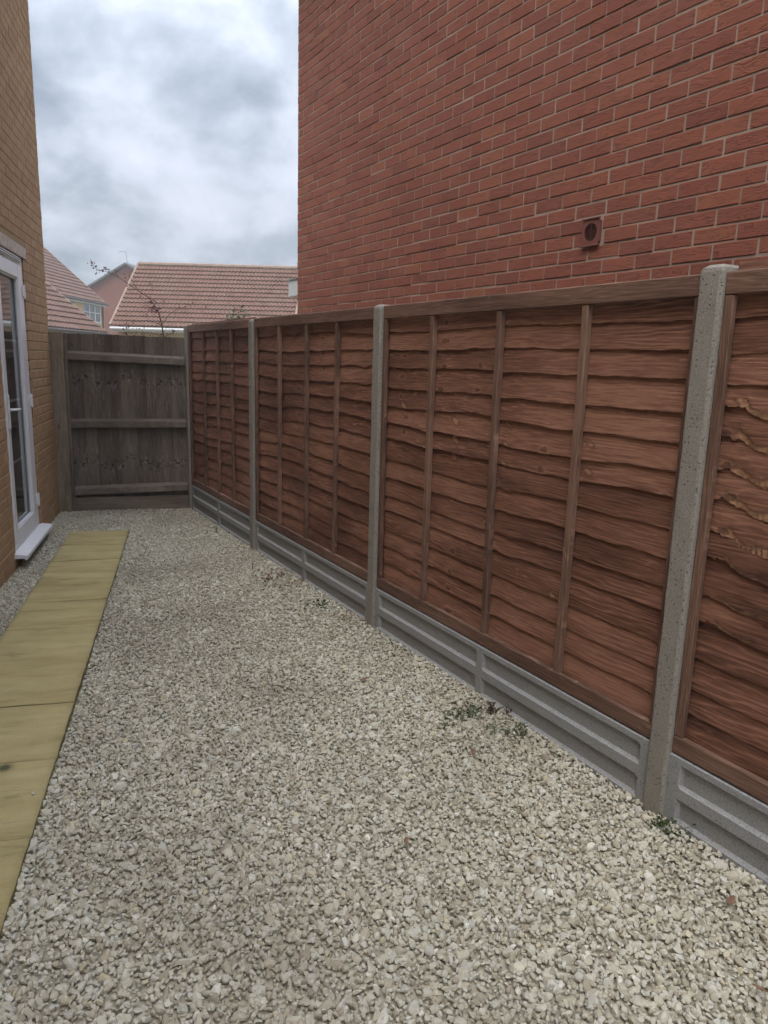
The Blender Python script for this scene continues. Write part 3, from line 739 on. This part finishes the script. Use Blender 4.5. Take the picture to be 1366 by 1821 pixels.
# boxed eave end of the low rear roof that pokes out past the corner
q = MB(); cbox(q, (rl + .002, -.62, 2.120), (rl + .235, -.004, 2.275), .003, 0); q.build('eaves_box', M['white'], root)
q = MB(); V = np.array([(rl, .006, 2.290), (rl + .25, .006, 2.290), (rl + .25, -.66, 2.40), (rl, -.66, 2.40)]); V2 = V - np.array([0, 0, .013])
q.add(np.concatenate([V, V2]), [(0, 1, 2, 3), (4, 7, 6, 5), (0, 4, 5, 1), (1, 5, 6, 2), (2, 6, 7, 3)]); q.build('eaves_flashing', M['greytile'], root)

# buff house: wall faces +X
yl0, yl1 = -2.2, 7.392; YL = yl1 - yl0; YH = 5.25
mw = Matrix(((0, 1, 0, WX), (-1, 0, 0, yl1), (0, 0, 1, 0), (0, 0, 0, 1)))      # local X -> -Y world, local Y -> +X world
root = empty('buff_brick_house', mat=mw); tag(root, 'buff brick house wall on the left with a white glazed door', 'house')
D0, D1 = 5.50, 6.45                     # door opening along y
dx0, dx1 = yl1 - D1, yl1 - D0; DZ0, DZ1 = .10, 2.195
LZ1 = 2.285
mb = MB(); brick_wall(mb, YL, -.145, YH, [(dx0, dx1, -.2, 2.2), (dx0 - .11, dx1 + .11, 2.18, 2.285)], 5, 0.0, 0, jy=.0005)
hx0, hx1, hz1 = dx0, dx1, 2.2
def mortar_sheet(mb, y, fl=False):
    for (a, b, c, d) in ((0, hx0, -.15, YH), (hx1, YL, -.15, YH), (hx0, hx1, 2.2, YH)):
        V = np.array([(a, y, c), (b, y, c), (b, y, d), (a, y, d)], float); mb.add(V, [(3, 2, 1, 0)], V, .5, 1)
mortar_sheet(mb, -.0028)
mb.build('wall', [M['yelbrick'], M['yelmortar']], root)
# the rest of the house with a room behind the door
mb = MB()
cbox(mb, (.004, -7.0, -.15), (hx0 - .6, -.104, YH), .001); cbox(mb, (hx1 + 1.2, -7.0, -.15), (YL, -.104, YH), .001)
cbox(mb, (hx0 - .599, -7.0, -.15), (hx1 + 1.199, -3.2, YH), .001); cbox(mb, (hx0 - .599, -3.199, 2.55), (hx1 + 1.199, -.104, YH), .001)
cbox(mb, (hx0 - .599, -3.199, -.15), (hx1 + 1.199, -.104, .05), .001)
mb.build('rear_wall', M['room'], root)
gable_roof(root, -.2, YL + .2, .30, -7.3, YH, 3.0, M['tile2'])
q = MB(); cbox(q, (dx0 - .11, -.09, 2.200), (dx1 + .11, .004, LZ1), .003); q.build('lintel', M['lead'], root)
# door frame
fy = -.012
fr = MB()
cbox(fr, (dx0 + .002, -.07, .105), (dx0 + .075, fy, DZ1 + .003), .004)        # hinge side jamb (far)
cbox(fr, (dx1 - .050, -.07, .105), (dx1 - .002, fy, DZ1 + .003), .004)
cbox(fr, (dx0 + .0755, -.07, DZ1 - .060), (dx1 - .0505, fy, DZ1 + .003), .004)
cbox(fr, (dx0 + .0755, -.07, .105), (dx1 - .0505, fy, .150), .004)
frame_o = fr.build('door_frame', M['upvc'], root)
q = MB(); cbox(q, (dx0 + .11, fy + .0005, DZ1 - .046), (dx1 - .08, fy + .016, DZ1 - .012), .005)
tv = q.build('trickle_vent', M['upvc'], frame_o)
q = MB(); cbox(q, (dx0 + .125, fy + .0145, DZ1 - .041), (dx1 - .095, fy + .0172, DZ1 - .034), .0008); cbox(q, (dx0 + .125, fy + .0145, DZ1 - .026), (dx1 - .095, fy + .0172, DZ1 - .019), .0008); q.build('vent_slot', M['black'], frame_o)
# sash
sx0, sx1 = dx0 + .078, dx1 - .053; sz0, sz1 = .153, DZ1 - .063; sy0, sy1 = -.066, -.002
gx0, gx1, gz0, gz1 = sx0 + .150, sx1 - .085, sz0 + .095, sz1 - .100
s_ = MB()
cbox(s_, (sx0, sy0, sz0), (gx0, sy1, sz1), .005); cbox(s_, (gx1, sy0, sz0), (sx1, sy1, sz1), .005)
cbox(s_, (gx0 + .0003, sy0, sz0), (gx1 - .0003, sy1, gz0), .005); cbox(s_, (gx0 + .0003, sy0, gz1), (gx1 - .0003, sy1, sz1), .005)
door = s_.build('door', M['upvc'], root)
q = MB(); b_ = .014     # glazing bead, sloping to the glass
for a in ((gx0, gz0, gx0 + b_, gz1), (gx1 - b_, gz0, gx1, gz1), (gx0 + b_ + .0003, gz0, gx1 - b_ - .0003, gz0 + b_), (gx0 + b_ + .0003, gz1 - b_, gx1 - b_ - .0003, gz1)):
    cbox(q, (a[0], -.032, a[1]), (a[2], -.008, a[3]), .006)
q.build('glazing_bead', M['upvc'], door)
q = MB(); cbox(q, (gx0 - .005, -.040, gz0 - .005), (gx1 + .005, -.036, gz1 + .005), .0005); q.build('glass', M['glass'], door)
for zb in (.700, 1.145, 1.573):
    q = MB(); cbox(q, (gx0, -.047, zb - .009), (gx1, -.0415, zb + .009), .002); q.build('glazing_bar', M['upvc'], door)
# handle: backplate on the lock stile, lever pointing to the hinge side
hxx = sx1 - .036
q = MB(); cbox(q, (hxx - .015, -.0015, .965), (hxx + .015, .010, 1.205), .006)
h = q.build('handle', M['upvc'], door)
q2 = MB(); tube(q2, [(hxx, .009, 1.10), (hxx, .040, 1.10), (hxx - .012, .052, 1.10), (hxx - .05, .055, 1.098), (hxx - .10, .055, 1.094), (hxx - .135, .050, 1.096)], [.010, .009, .009, .0085, .008, .006], 10)
V = q2.v[0]; q3 = MB(); q3.v = h and []; 
lever = q2.build('handle_lever', M['upvc'], door, smooth=True)
for zb in (1.947, 1.117, .324):
    q = MB(); xh = dx0 + .076
    cbox(q, (xh - .052, fy + .0006, zb - .045), (xh - .004, fy + .012, zb + .045), .004)
    cbox(q, (xh + .004, sy1 + .0006, zb - .038), (xh + .045, sy1 + .009, zb + .038), .003)
    tube(q, [(xh, fy + .016, zb - .05), (xh, fy + .016, zb + .05)], .012, 12); q.build('hinge', M['upvc'], door)
# sill with a drip nose
V = []; F = []
prof = [(-.09, .104), (.004, .104), (.074, .095), (.083, .089), (.083, .067), (.075, .061), (.067, .067), (.061, .073), (-.09, .072)]
xa, xb = dx0 - .03, dx1 + .05
for x_ in (xa, xb): V += [(x_, y_, z_) for y_, z_ in prof]
m_ = len(prof)
for k_ in range(m_): k2 = (k_ + 1) % m_; F.append((k_, k2, m_ + k2, m_ + k_)[::-1])
F.append(tuple(range(m_))); F.append(tuple(range(m_, 2 * m_))[::-1])
q = MB(); q.add(V, [f[::-1] for f in F]); q.build('door_sill', M['upvc'], root)
q = MB(); cbox(q, (dx0 + .01, -.09, -.14), (dx1 - .01, -.012, .070), .003); q.build('step_brick', M['yelmortar'], root)
# curtains inside
q = MB(); nx = 90
for (ca, cb) in ((dx0 + .05, dx0 + .28), (dx1 - .30, dx1 - .05)):
    xx = np.linspace(ca, cb, nx); yy = -.32 + .018 * np.sin(xx * 150) + .008 * np.sin(xx * 61); V = []
    for a, b in zip(xx, yy): V += [(a, b, .12), (a, b, 2.3)]
    q.add(V, [(2 * k_, 2 * k_ + 2, 2 * k_ + 3, 2 * k_ + 1) for k_ in range(nx - 1)])
cu = q.build('curtains', M['curtain']); cu.matrix_world = mw; tag(cu, 'pale curtains hanging inside behind the white glazed door', 'curtains')

# ------------------------------------------------------------------ houses beyond
def tile_roof(mb, o, ex, ey, Lr, Sl, gauge=.30, wave=.15, amp=.030, seed=1, clip=None):
    """o: eaves corner, ex unit along the eaves, ey unit up the slope; double pantile relief"""
    nrm = np.cross(ex, ey); nrm = nrm / np.linalg.norm(nrm)
    if nrm[2] < 0: nrm = -nrm
    nx = int(Lr / wave * 6) + 1; xx = np.linspace(0, Lr, nx); rows = int(round(Sl / gauge)); r = np.random.default_rng(seed)
    ph = (xx / wave) % 1.0; prof = amp * np.where(ph < .62, np.sin(ph / .62 * math.pi), -.25 * np.sin((ph - .62) / .38 * math.pi))
    for k_ in range(rows):
        V = []; 
        for t_, lift in ((0.0, .0), (0.0, .055), (1.0, .006)):
            s_ = (k_ + t_) * gauge
            for x_, p_ in zip(xx, prof): V.append(o + ex * x_ + ey * min(s_ + (0 if t_ else 0), Sl) + nrm * (p_ + lift if lift else p_ - .004))
        V = np.array(V); f = []
        up_ = np.cross(ex, ey)[2] > 0
        for a in range(nx - 1):
            for b in range(2):
                qd = (b * nx + a, b * nx + a + 1, (b + 1) * nx + a + 1, (b + 1) * nx + a); f.append(qd if up_ else qd[::-1])
        rcv = np.repeat(r.random(int(Lr / .30) + 2), 12)[:nx]; rcv = np.tile(np.pad(rcv, (0, nx - len(rcv)), 'edge'), 3)
        mb.add(V, f, V, rcv)
Fh = np.array([.2614, .9652, 0.]); Rh = np.array([.9652, -.2614, 0.]); Zv = np.array([0, 0, 1.])

# tiled garage, ridge across the view
d0 = 28.0; run = 3.45
e0 = pix(197, 579, d0); rdg = pix(263, 471, d0 + run)
def onto(origin, a, b, c): return origin + Rh * a + Fh * b + Zv * c
garage = empty('tiled_garage', tuple([e0[0], e0[1], 0])); tag(garage, 'low buff building with a red pantiled roof, just left of the tall red brick wall', 'house')
base0 = np.array([e0[0], e0[1], 0.]); ze = e0[2]; rise = rdg[2] - ze; Lr = 6.75
shift = (rdg - e0).dot(Rh)
ey = Fh * run + Zv * rise; Sl = np.linalg.norm(ey); ey /= Sl
mb = MB(); tile_roof(mb, np.array([0, 0, ze]), Rh, ey, Lr, Sl, seed=4)
roof = mb.build('roof', M['tile'], garage)
mb = MB(); ey2 = -Fh * run + Zv * rise; ey2 /= np.linalg.norm(ey2); tile_roof(mb, Fh * (2 * run) + np.array([0, 0, ze]), Rh, ey2, Lr, Sl, seed=5, wave=.45)
mb.build('roof', M['tile'], garage)
mb = MB()
for x_ in (-.03, Lr + .03): mb = MB(); tube(mb, [Rh * x_ + Zv * (ze + .02), Rh * x_ + ey * Sl + Zv * (ze + .03), ], .055, 6); mb.build('verge', M['verge'], garage)
mb = MB(); nr = 16
for k_ in range(nr):
    a = Fh * run + Zv * (ze + rise + .02) + Rh * (k_ * Lr / nr); tube(mb, [a, a + Rh * (Lr / nr - .01)], [.10, .09], 8)
mb.build('ridge_tiles', M['verge'], garage)
def obox(mb, o, ax, ay, az, lo, hi, **k):
    q = MB(); cbox(q, lo, hi, **k); v = q.v[0]; mb.add(o + v[:, :1] * ax + v[:, 1:2] * ay + v[:, 2:] * az, q.f, v, q.rc[0])
mb = MB(); obox(mb, np.zeros(3), Rh, Fh, Zv, (.15, .25, -.2), (Lr - .15, 2 * run - .25, ze - .02), b=.002)
for xg in (.16, Lr - .16):
    a = Rh * xg; mb.add([a + Fh * .26 + Zv * (ze - .03), a + Fh * (2 * run - .26) + Zv * (ze - .03), a + Fh * run + Zv * (ze + rise - .26)], [(0, 1, 2)]); mb.add([a * 1.0 + Fh * .26 + Zv * (ze - .03), a + Fh * run + Zv * (ze + rise - .26), a + Fh * (2 * run - .26) + Zv * (ze - .03)], [(0, 1, 2)])
mb.build('wall', M['faryel'], garage)
mb = MB(); obox(mb, np.zeros(3), Rh, Fh, Zv, (.0, -.02, ze - .20), (Lr, .10, ze - .035), b=.004); mb.build('fascia', M['white'], garage)
mb = MB(); tube(mb, [Rh * .0 - Fh * .08 + Zv * (ze - .09), Rh * Lr - Fh * .08 + Zv * (ze - .09)], .055, 8); mb.build('gutter', M['white'], garage)

# buff house with a brown roof, its side running away from the yard; and the low wing in front of it
def side_house(name, label, dn, df, lat, zeave, width, slope, mat, wallm, fascia=True):
    o = Fh * dn + Rh * lat; root = empty(name, (o[0], o[1], 0)); tag(root, label, 'house')
    Lh = df - dn; ze = zeave; hr = width / 2; rise = hr * slope
    mb = MB(); obox(mb, np.zeros(3), Fh, -Rh, Zv, (.15, .12, -.2), (Lh - .06, width - .30, ze), b=.002)
    for xg, s in ((.151, 1), (Lh - .121, 1)):
        a = Fh * xg; tri = [a - Rh * .3 + Zv * (ze - .01), a - Rh * (width - .3) + Zv * (ze - .01), a - Rh * hr + Zv * (ze + rise - .22)]; mb.add(tri, [(0, 1, 2)]); mb.add(tri, [(2, 1, 0)])
    mb.build('wall', wallm, root)
    ey = -Rh * hr + Zv * rise; Sl = np.linalg.norm(ey); ey /= Sl
    mb = MB(); tile_roof(mb, Zv * ze, Fh, ey, Lh, Sl, seed=9, wave=.3, gauge=.34); mb.build('roof', mat, root)
    ey2 = Rh * hr + Zv * rise; ey2 /= np.linalg.norm(ey2)
    mb = MB(); tile_roof(mb, -Rh * width + Zv * ze, Fh, ey2, Lh, Sl, seed=9, wave=.6, gauge=.34); mb.build('roof', mat, root)
    for x_ in (0.0, Lh): mb = MB(); tube(mb, [Fh * x_ + Zv * (ze + .02), Fh * x_ + ey * Sl + Zv * (ze + .04)], .035, 6); mb.build('verge', M['verge'], root)
    if fascia:
        mb = MB(); obox(mb, np.zeros(3), Fh, -Rh, Zv, (0, -.03, ze - .20), (Lh, .06, ze - .03), b=.004); mb.build('fascia', M['white'], root)
        mb = MB(); tube(mb, [Rh * .10 + Zv * (ze - .07), Rh * .10 + Fh * Lh + Zv * (ze - .07)], .06, 8); mb.build('gutter', M['darkplastic'], root)
    return root, ze
pn = pix(112, 525, 40.0); pf = pix(193, 541, 45.6); lat = (pn.dot(Rh) + pf.dot(Rh)) / 2
bh, bze = side_house('buff_house', 'buff brick house with a brown tiled roof and white casement windows, above the low roof', 27.0, 45.6, lat, (pn[2] + pf[2]) / 2, 9.0, .88, M['tile2'], M['faryel'])
def far_window(root, fo, z0, z1, lights, a0, a1):
    """window on the side wall: a0..a1 along Fh from the root"""
    q = MB(); n_ = lights; f = .07; y0_, y1_ = -.115, -.07
    q_ = lambda lo, hi: obox(q, np.zeros(3), Fh, Rh, Zv, lo, hi, b=.006)
    q_((a0, y0_, z0), (a1, y1_, z0 + f)); q_((a0, y0_, z1 - f), (a1, y1_, z1))
    for k_ in range(n_ + 1):
        c = a0 + (a1 - a0) * k_ / n_; lo = max(a0, c - f * .7); hi = min(a1, c + f * .7); q_((lo, y0_, z0 + f + .001), (hi, y1_, z1 - f - .001))
    for k_ in range(n_):
        c = a0 + (a1 - a0) * (k_) / n_; q_((c + f * .72, y0_, (z0 + z1) / 2 - .02), (c + (a1 - a0) / n_ - f * .72, y1_ - .01, (z0 + z1) / 2 + .02))
    w_ = q.build('window', M['white'], root)
    g_ = MB(); obox(g_, np.zeros(3), Fh, Rh, Zv, (a0 + .02, -.128, z0 + .02), (a1 - .02, -.10, z1 - .02), b=.002); g_.build('pane', M['farglass'], w_)
# sizes measured on the photograph: window between px 150 and 178 on that wall
def d_at(px):   # depth along Fh where the wall plane (lateral lat-.3) crosses photo column px
    best = None
    for d_ in np.arange(28, 46, .02):
        p = pix(px, 555, d_); e_ = abs(p.dot(Rh) - (lat - .09))
        if best is None or e_ < best[0]: best = (e_, d_)
    return best[1]
wa, wb = d_at(149), d_at(178)
za = pix(178, 575, wb)[2]; zb_ = pix(178, 541.5, wb)[2]
far_window(bh, None, za, zb_, 3, wa - 27.0, wb - 27.0)
wa2, wb2 = d_at(108), d_at(133)
zc_ = pix(133, 527, wb2)[2]
far_window(bh, None, zc_ - 1.1, zc_ - .02, 2, wa2 - 27.0, wb2 - 27.0)
mb = MB(); tube(mb, [Fh * 18.2 - Rh * .06 + Zv * (bze - .1), Fh * 18.2 - Rh * .06 + Zv * 0.], .05, 8); mb.build('downpipe', M['darkplastic'], bh)
pg = pix(190, 592, 30.0)
wing, _ = side_house('low_buff_wing', 'low outbuilding with a brown tiled roof sloping down behind the grey wooden fence', 18.0, 30.0, pg.dot(Rh), pg[2], 6.4, .80, M['tile2'], M['faryel'])

# red gabled house farther off
dG = 56.0; ap = pix(225, 471, dG); eL = pix(128, 531, dG - .6); eR = pix(322, 527, dG + .6)
root = empty('red_gabled_house', (ap[0], ap[1], 0)); tag(root, 'distant red brick house gable with a television aerial on its peak', 'house')
o0 = np.array([ap[0], ap[1], 0.])
A = ap - o0; B_ = eL - o0; D_ = eR - o0; back = Fh * 9.0 + Rh * 1.2
mb = MB(); b0 = B_ * 1.0; c0 = D_ * 1.0; b0[2] = 0; c0[2] = 0
Vw = np.array([b0, c0, D_, A, B_, b0 + back, c0 + back, D_ + back, A + back, B_ + back])
mb.add(Vw, [(0, 1, 2, 3, 4), (5, 9, 8, 7, 6), (0, 4, 9, 5), (1, 6, 7, 2)], Vw); mb.build('wall', M['farred'], root)
mb = MB(); dn = -Fh * .35; th = Zv * .13
for E_ in (B_, D_):
    dirn = (E_ - A) / np.linalg.norm(E_ - A); e1 = E_ + dirn * .4
    Vr = np.array([A + dn, e1 + dn, e1 + back, A + back]); Vt = Vr + th; Vr = Vr - Zv * .02
    fs = [(0, 1, 2, 3), (4, 7, 6, 5), (0, 4, 5, 1), (1, 5, 6, 2)]
    mb.add(np.concatenate([Vr, Vt]), fs, np.concatenate([Vr, Vt])); mb.add(np.concatenate([Vr, Vt]), [f[::-1] for f in fs], np.concatenate([Vr, Vt]) )
mb.build('roof', M['greytile'], root)
mb = MB(); tip = pix(222, 447, dG) - o0; a_ = A + Zv * .1 + Fh * .2; tube(mb, [a_, tip + Fh * .2], .025, 6)
tube(mb, [tip + Fh * .2 - Rh * .50, tip + Fh * .2 + Rh * .10], .018, 5)
for k_ in range(5): c_ = tip + Fh * .2 - Rh * (.48 - .12 * k_); tube(mb, [c_ - Fh * .2, c_ + Fh * .2], .010, 4)
mb.build('aerial', M['metal'], root)
fb = pix(253, 486, dG) - o0; ft = pix(253, 469, dG) - o0
mb = MB(); tube(mb, [fb + Fh * .4, ft + Fh * .4], [.13, .13], 10); tube(mb, [ft + Fh * .4, ft + Fh * .4 + Zv * .12], [.2, .2], 10); mb.build('flue', M['greytile'], root)

# ------------------------------------------------------------------ planting behind the fences
def leafy(mb, pts, n, size, spread, seed, mi=0):
    r = np.random.default_rng(seed); pts = np.array(pts)
    for k_ in range(n):
        p = pts[r.integers(len(pts))] + r.normal(0, spread, 3); a = r.normal(0, 1, 3); a /= np.linalg.norm(a); b = np.cross(a, r.normal(0, 1, 3)); b /= np.linalg.norm(b); s_ = size * r.uniform(.5, 1.3)
        c_ = np.cross(a, b) * .12 * s_
        mb.add([p, p + a * s_ * .5 + b * s_ * .28 + c_, p + a * s_, p + a * s_ * .5 - b * s_ * .28 + c_], [(0, 1, 2, 3)], None, r.random(), mi)
def branch_to(pxs, d, base=None):
    return [pix(x, y, d + k_ * .04) for k_, (x, y) in enumerate(pxs)]
dT = 9.2
root = empty('plum_tree', tuple([*pix(292, 640, dT)[:2], 0])); tag(root, 'sparse purple leaved tree with thin bare branches behind the grey wooden fence', 'tree')
ob = np.array(root.location)
rt = pix(292, 640, dT); rt[2] = 0
main = [rt, pix(293, 640, dT), pix(291, 600, dT), pix(288, 578, dT), pix(281, 552, dT), pix(266, 530, dT), pix(246, 517, dT), pix(228, 505, dT), pix(210, 492, dT), pix(192, 484, dT), pix(176, 481, dT), pix(168, 474, dT), pix(162, 464, dT)]
mb = MB(); tube(mb, [p - ob for p in main], [.022, .016, .012, .009, .0075, .006, .005, .0042, .0036, .003, .0026, .002, .0015], 6)
subs = [[(281, 552), (262, 545), (248, 541)], [(288, 578), (300, 560), (312, 552), (330, 545), (350, 540)], [(291, 600), (270, 592), (240, 590), (215, 592)], [(266, 530), (272, 515), (268, 500)], [(291, 600), (310, 590), (322, 586)],
        [(246, 517), (236, 500), (229, 488)], [(176, 481), (190, 478), (200, 482)], [(288, 578), (262, 570), (235, 572), (222, 578)], [(210, 492), (205, 483), (208, 478)]]
for s_ in subs: tube(mb, [p - ob for p in branch_to(s_, dT)], np.linspace(.0045, .0015, len(s_)).tolist(), 5)
mb.build('branches', M['bark'], root)
mb = MB()
leafy(mb, [pix(x, y, dT) - ob for x, y in ((275, 548), (268, 540), (283, 556), (262, 545), (272, 552), (280, 545))], 80, .032, .035, 1)
leafy(mb, [pix(x, y, dT) - ob for x, y in ((335, 545), (345, 540), (350, 548), (320, 552))], 40, .03, .04, 2)
leafy(mb, [pix(x, y, dT) - ob for x, y in ((174, 482), (186, 480), (167, 473), (192, 483), (163, 465), (200, 482))], 46, .032, .018, 3)
leafy(mb, [pix(x, y, dT) - ob for x, y in ((215, 592), (225, 588), (240, 590), (255, 592), (270, 594), (285, 598), (300, 592), (312, 590), (222, 578), (298, 596))], 120, .032, .032, 4)
leafy(mb, [pix(x, y, dT) - ob for x, y in ((228, 505), (229, 488), (268, 503), (240, 520), (288, 575), (292, 585))], 36, .028, .03, 5)
mb.build('leaves', M['redleaf'], root)
root = empty('green_bush', tuple([*pix(420, 600, 10.5)[:2], 0])); ob = np.array(root.location); tag(root, 'small green bush top showing over the brown fence near its second post', 'bush')
mb = MB()
for x in (408, 418, 428, 436): tube(mb, [np.array([0, 0, 0.]), pix(422, 620, 10.5) - ob, pix(x, 568, 10.5) - ob], [.03, .02, .004], 5)
mb.build('stems', M['bark'], root)
mb = MB(); leafy(mb, [pix(x, y, 10.5 + z) - ob for x, y, z in ((408, 568, 0), (416, 563, .1), (422, 560, 0), (430, 562, .1), (436, 567, 0), (420, 568, .2), (432, 572, 0), (410, 575, .1), (425, 585, .1), (440, 580, 0), (415, 595, .1))], 230, .045, .055, 6)
mb.build('foliage', M['greenleaf'], root)

# ------------------------------------------------------------------ weeds, twigs, dead leaves, loose stones along the fence
def gp(px, py, z=0.0):
    r = MW @ np.array([px - 683.0, -(py - 910.5), -FPX]); t_ = (z - CAM_H) / r[2]; return np.array([0, 0, CAM_H]) + r * t_
def plant(name, px, py, label, cat, mat, n=60, size=.018, spread=.018, h=.02, seed=1, group=None, stalks=0):
    p = gp(px, py, .005); root = empty(name, tuple(p)); tag(root, label, cat, group); r = np.random.default_rng(seed)
    q = MB(); pts = [np.array([r.normal(0, spread * 1.6), r.normal(0, spread), r.uniform(0, h)]) for _ in range(9)]
    leafy(q, pts, n, size, spread * .5, seed)
    q.build('leaves', mat, root)
    q = MB()
    for k_ in range(4 + stalks):
        e_ = pts[k_ % 9] * np.array([1, 1, 1.2]); tube(q, [np.zeros(3), e_ * .5 + np.array([0, 0, .01]), e_ + np.array([0, 0, .006])], [.0012, .001, .0006], 4)
    q.build('stems', M['straw'] if stalks else M['weed'], root)
plant('weed', 840, 1276, 'small green weed beside the long gravel board, left of a dark dead clump', 'weed', M['weed'], 90, .026, .032, .028, 1)
plant('weed', 924, 1308, 'small green weed among pebbles below the long gravel board, nearer the big post', 'weed', M['weed'], 70, .022, .026, .026, 2)
plant('dead_plant', 878, 1268, 'dark brown dead clump leaning on the long gravel board', 'dead plant', M['drytwig'], 130, .018, .016, .045, 3)
plant('moss_clump', 1186, 1474, 'green mossy clump at the foot of the nearest pitted post', 'moss', M['moss'], 260, .013, .026, .014, 4)
plant('dry_plant', 488, 1032, 'dry brown weed stalks by the gravel board beside the second concrete post', 'dead plant', M['deadleaf'], 90, .028, .05, .04, 5, stalks=5)
plant('dry_plant', 520, 1046, 'dry tan weed tangle halfway along the second gravel board', 'dead plant', M['straw'], 70, .026, .045, .035, 6, stalks=6)
plant('weed', 575, 1078, 'faint mossy green weed under the second gravel board', 'weed', M['moss'], 70, .025, .045, .015, 7)
plant('dry_plant', 612, 1100, 'pale dry stalks just left of the middle concrete post', 'dead plant', M['straw'], 40, .022, .03, .045, 8, stalks=6)
plant('dead_plant', 385, 945, 'dark little tuft against the first gravel board near the far corner', 'dead plant', M['drytwig'], 24, .014, .010, .03, 9)
def twig(pxs, label, rad=.0018, mat='drytwig', lift=None):
    pts = [gp(x, y, .012 + (lift[k_] if lift else .006)) for k_, (x, y) in enumerate(pxs)]
    q = MB(); c = pts[0].copy(); tube(q, [p - c for p in pts], [rad] * (len(pts) - 1) + [rad * .5], 5); o = q.build('twig', M[mat]); o.location = tuple(c); tag(o, label, 'twig', 'twigs lying along the fence foot')
twig([(1268, 1502), (1283, 1504), (1298, 1497), (1303, 1490)], 'curved dark twig beside the right hand gravel board', lift=[0, .005, .015, .03])
twig([(448, 998), (450, 1006), (449, 1014)], 'short dark twig standing at the foot of the second concrete post', .003, lift=[.04, .02, 0])
twig([(932, 1300), (941, 1292), (953, 1284)], 'thin grass blade like twig leaning on the long gravel board', .0012, 'straw', [0, .01, .03])
twig([(905, 1320), (915, 1326), (926, 1334), (938, 1347)], 'pale straw stalk lying on pebbles below the long gravel board', .002, 'straw')
twig([(1000, 1700), (1012, 1694), (1020, 1697)], 'tiny dark twig on the gravel in the lower right foreground', .0014)
def dleaf(px, py, label, s=.022, rot=0.0, mat='deadleaf'):
    p = gp(px, py, .016); q = MB(); n = 7; V = []
    for k_ in range(n):
        u = k_ / (n - 1); wd = .42 * s * math.sin(math.pi * min(u * .93 + .05, 1)) ** .8
        for sgn in (-1, 0, 1): V.append(((u - .5) * 1.6 * s, sgn * wd, .12 * s * abs(sgn) + .35 * s * (u - .4) ** 2))
    q.add(V, grid(n, 3, True), None, .5); V2 = np.array(V) - np.array([0, 0, .0005]); q.add(V2, grid(n, 3), None, .5)
    o = q.build('dry_leaf', M[mat]); o.location = tuple(p); o.rotation_euler = (R(12), R(-8), rot); tag(o, label, 'leaf', 'dead leaves on the gravel')
for (x, y, lb, s_, r_) in [(1300, 1602, 'brown dead leaf on gravel below the right hand gravel board', .024, .5), (722, 1496, 'dark curled dead leaf on open gravel in the middle foreground', .018, 1.2), (555, 1195, 'reddish dead leaf on gravel left of the middle post', .02, 2.1),
                          (648, 1208, 'tan dead leaf on gravel straight below the middle post', .024, .2), (590, 1132, 'brown dead leaf near the pale stalks by the middle post', .02, 2.9), (700, 1164, 'dark dead leaf at the foot of the long gravel board near the middle post', .02, 1.9),
                          (842, 1338, 'brown dead leaf on gravel below the green weed', .020, .9), (460, 1142, 'small brown dead leaf lying on the gravel between the path and the fence', .016, .4), (1350, 1758, 'brown dead leaf at the lower right corner of the gravel', .02, 2.4)]:
    dleaf(x, y, lb, s_, r_)
v, f = stone_protos(2, 3)
mb = MB(); mb.add(v[0] * .007, f.tolist(), v[0] * .01, .88); o = mb.build('loose_stone', M['stone']); p = gp(59, 1411, .032); o.location = tuple(p); tag(o, 'single pale chipping lying on a yellow slab', 'stone')

# ------------------------------------------------------------------ thin haze volume, added for a washed-out look
hz = MB(); hz.add([(x, y, z) for x in (-40, 70) for y in (-12, 80) for z in (-1.05, 14)], [(0, 1, 3, 2), (4, 6, 7, 5), (0, 4, 5, 1), (2, 3, 7, 6), (0, 2, 6, 4), (1, 5, 7, 3)])
hm = bpy.data.materials.new('added haze'); hm.use_nodes = True; ht = hm.node_tree; ht.nodes.clear()
ho = ht.nodes.new('ShaderNodeOutputMaterial'); hv = ht.nodes.new('ShaderNodeVolumePrincipled'); ht.links.new(hv.outputs[0], ho.inputs['Volume'])
hv.inputs['Density'].default_value = HAZE; hv.inputs['Color'].default_value = (.93, .92, .90, 1); hv.inputs['Anisotropy'].default_value = .2  # volume added to lift dark tones and soften contrast like lens veil
tag(hz.build('haze', hm), 'thin pale haze added for a washed-out look', 'haze', kind='stuff')
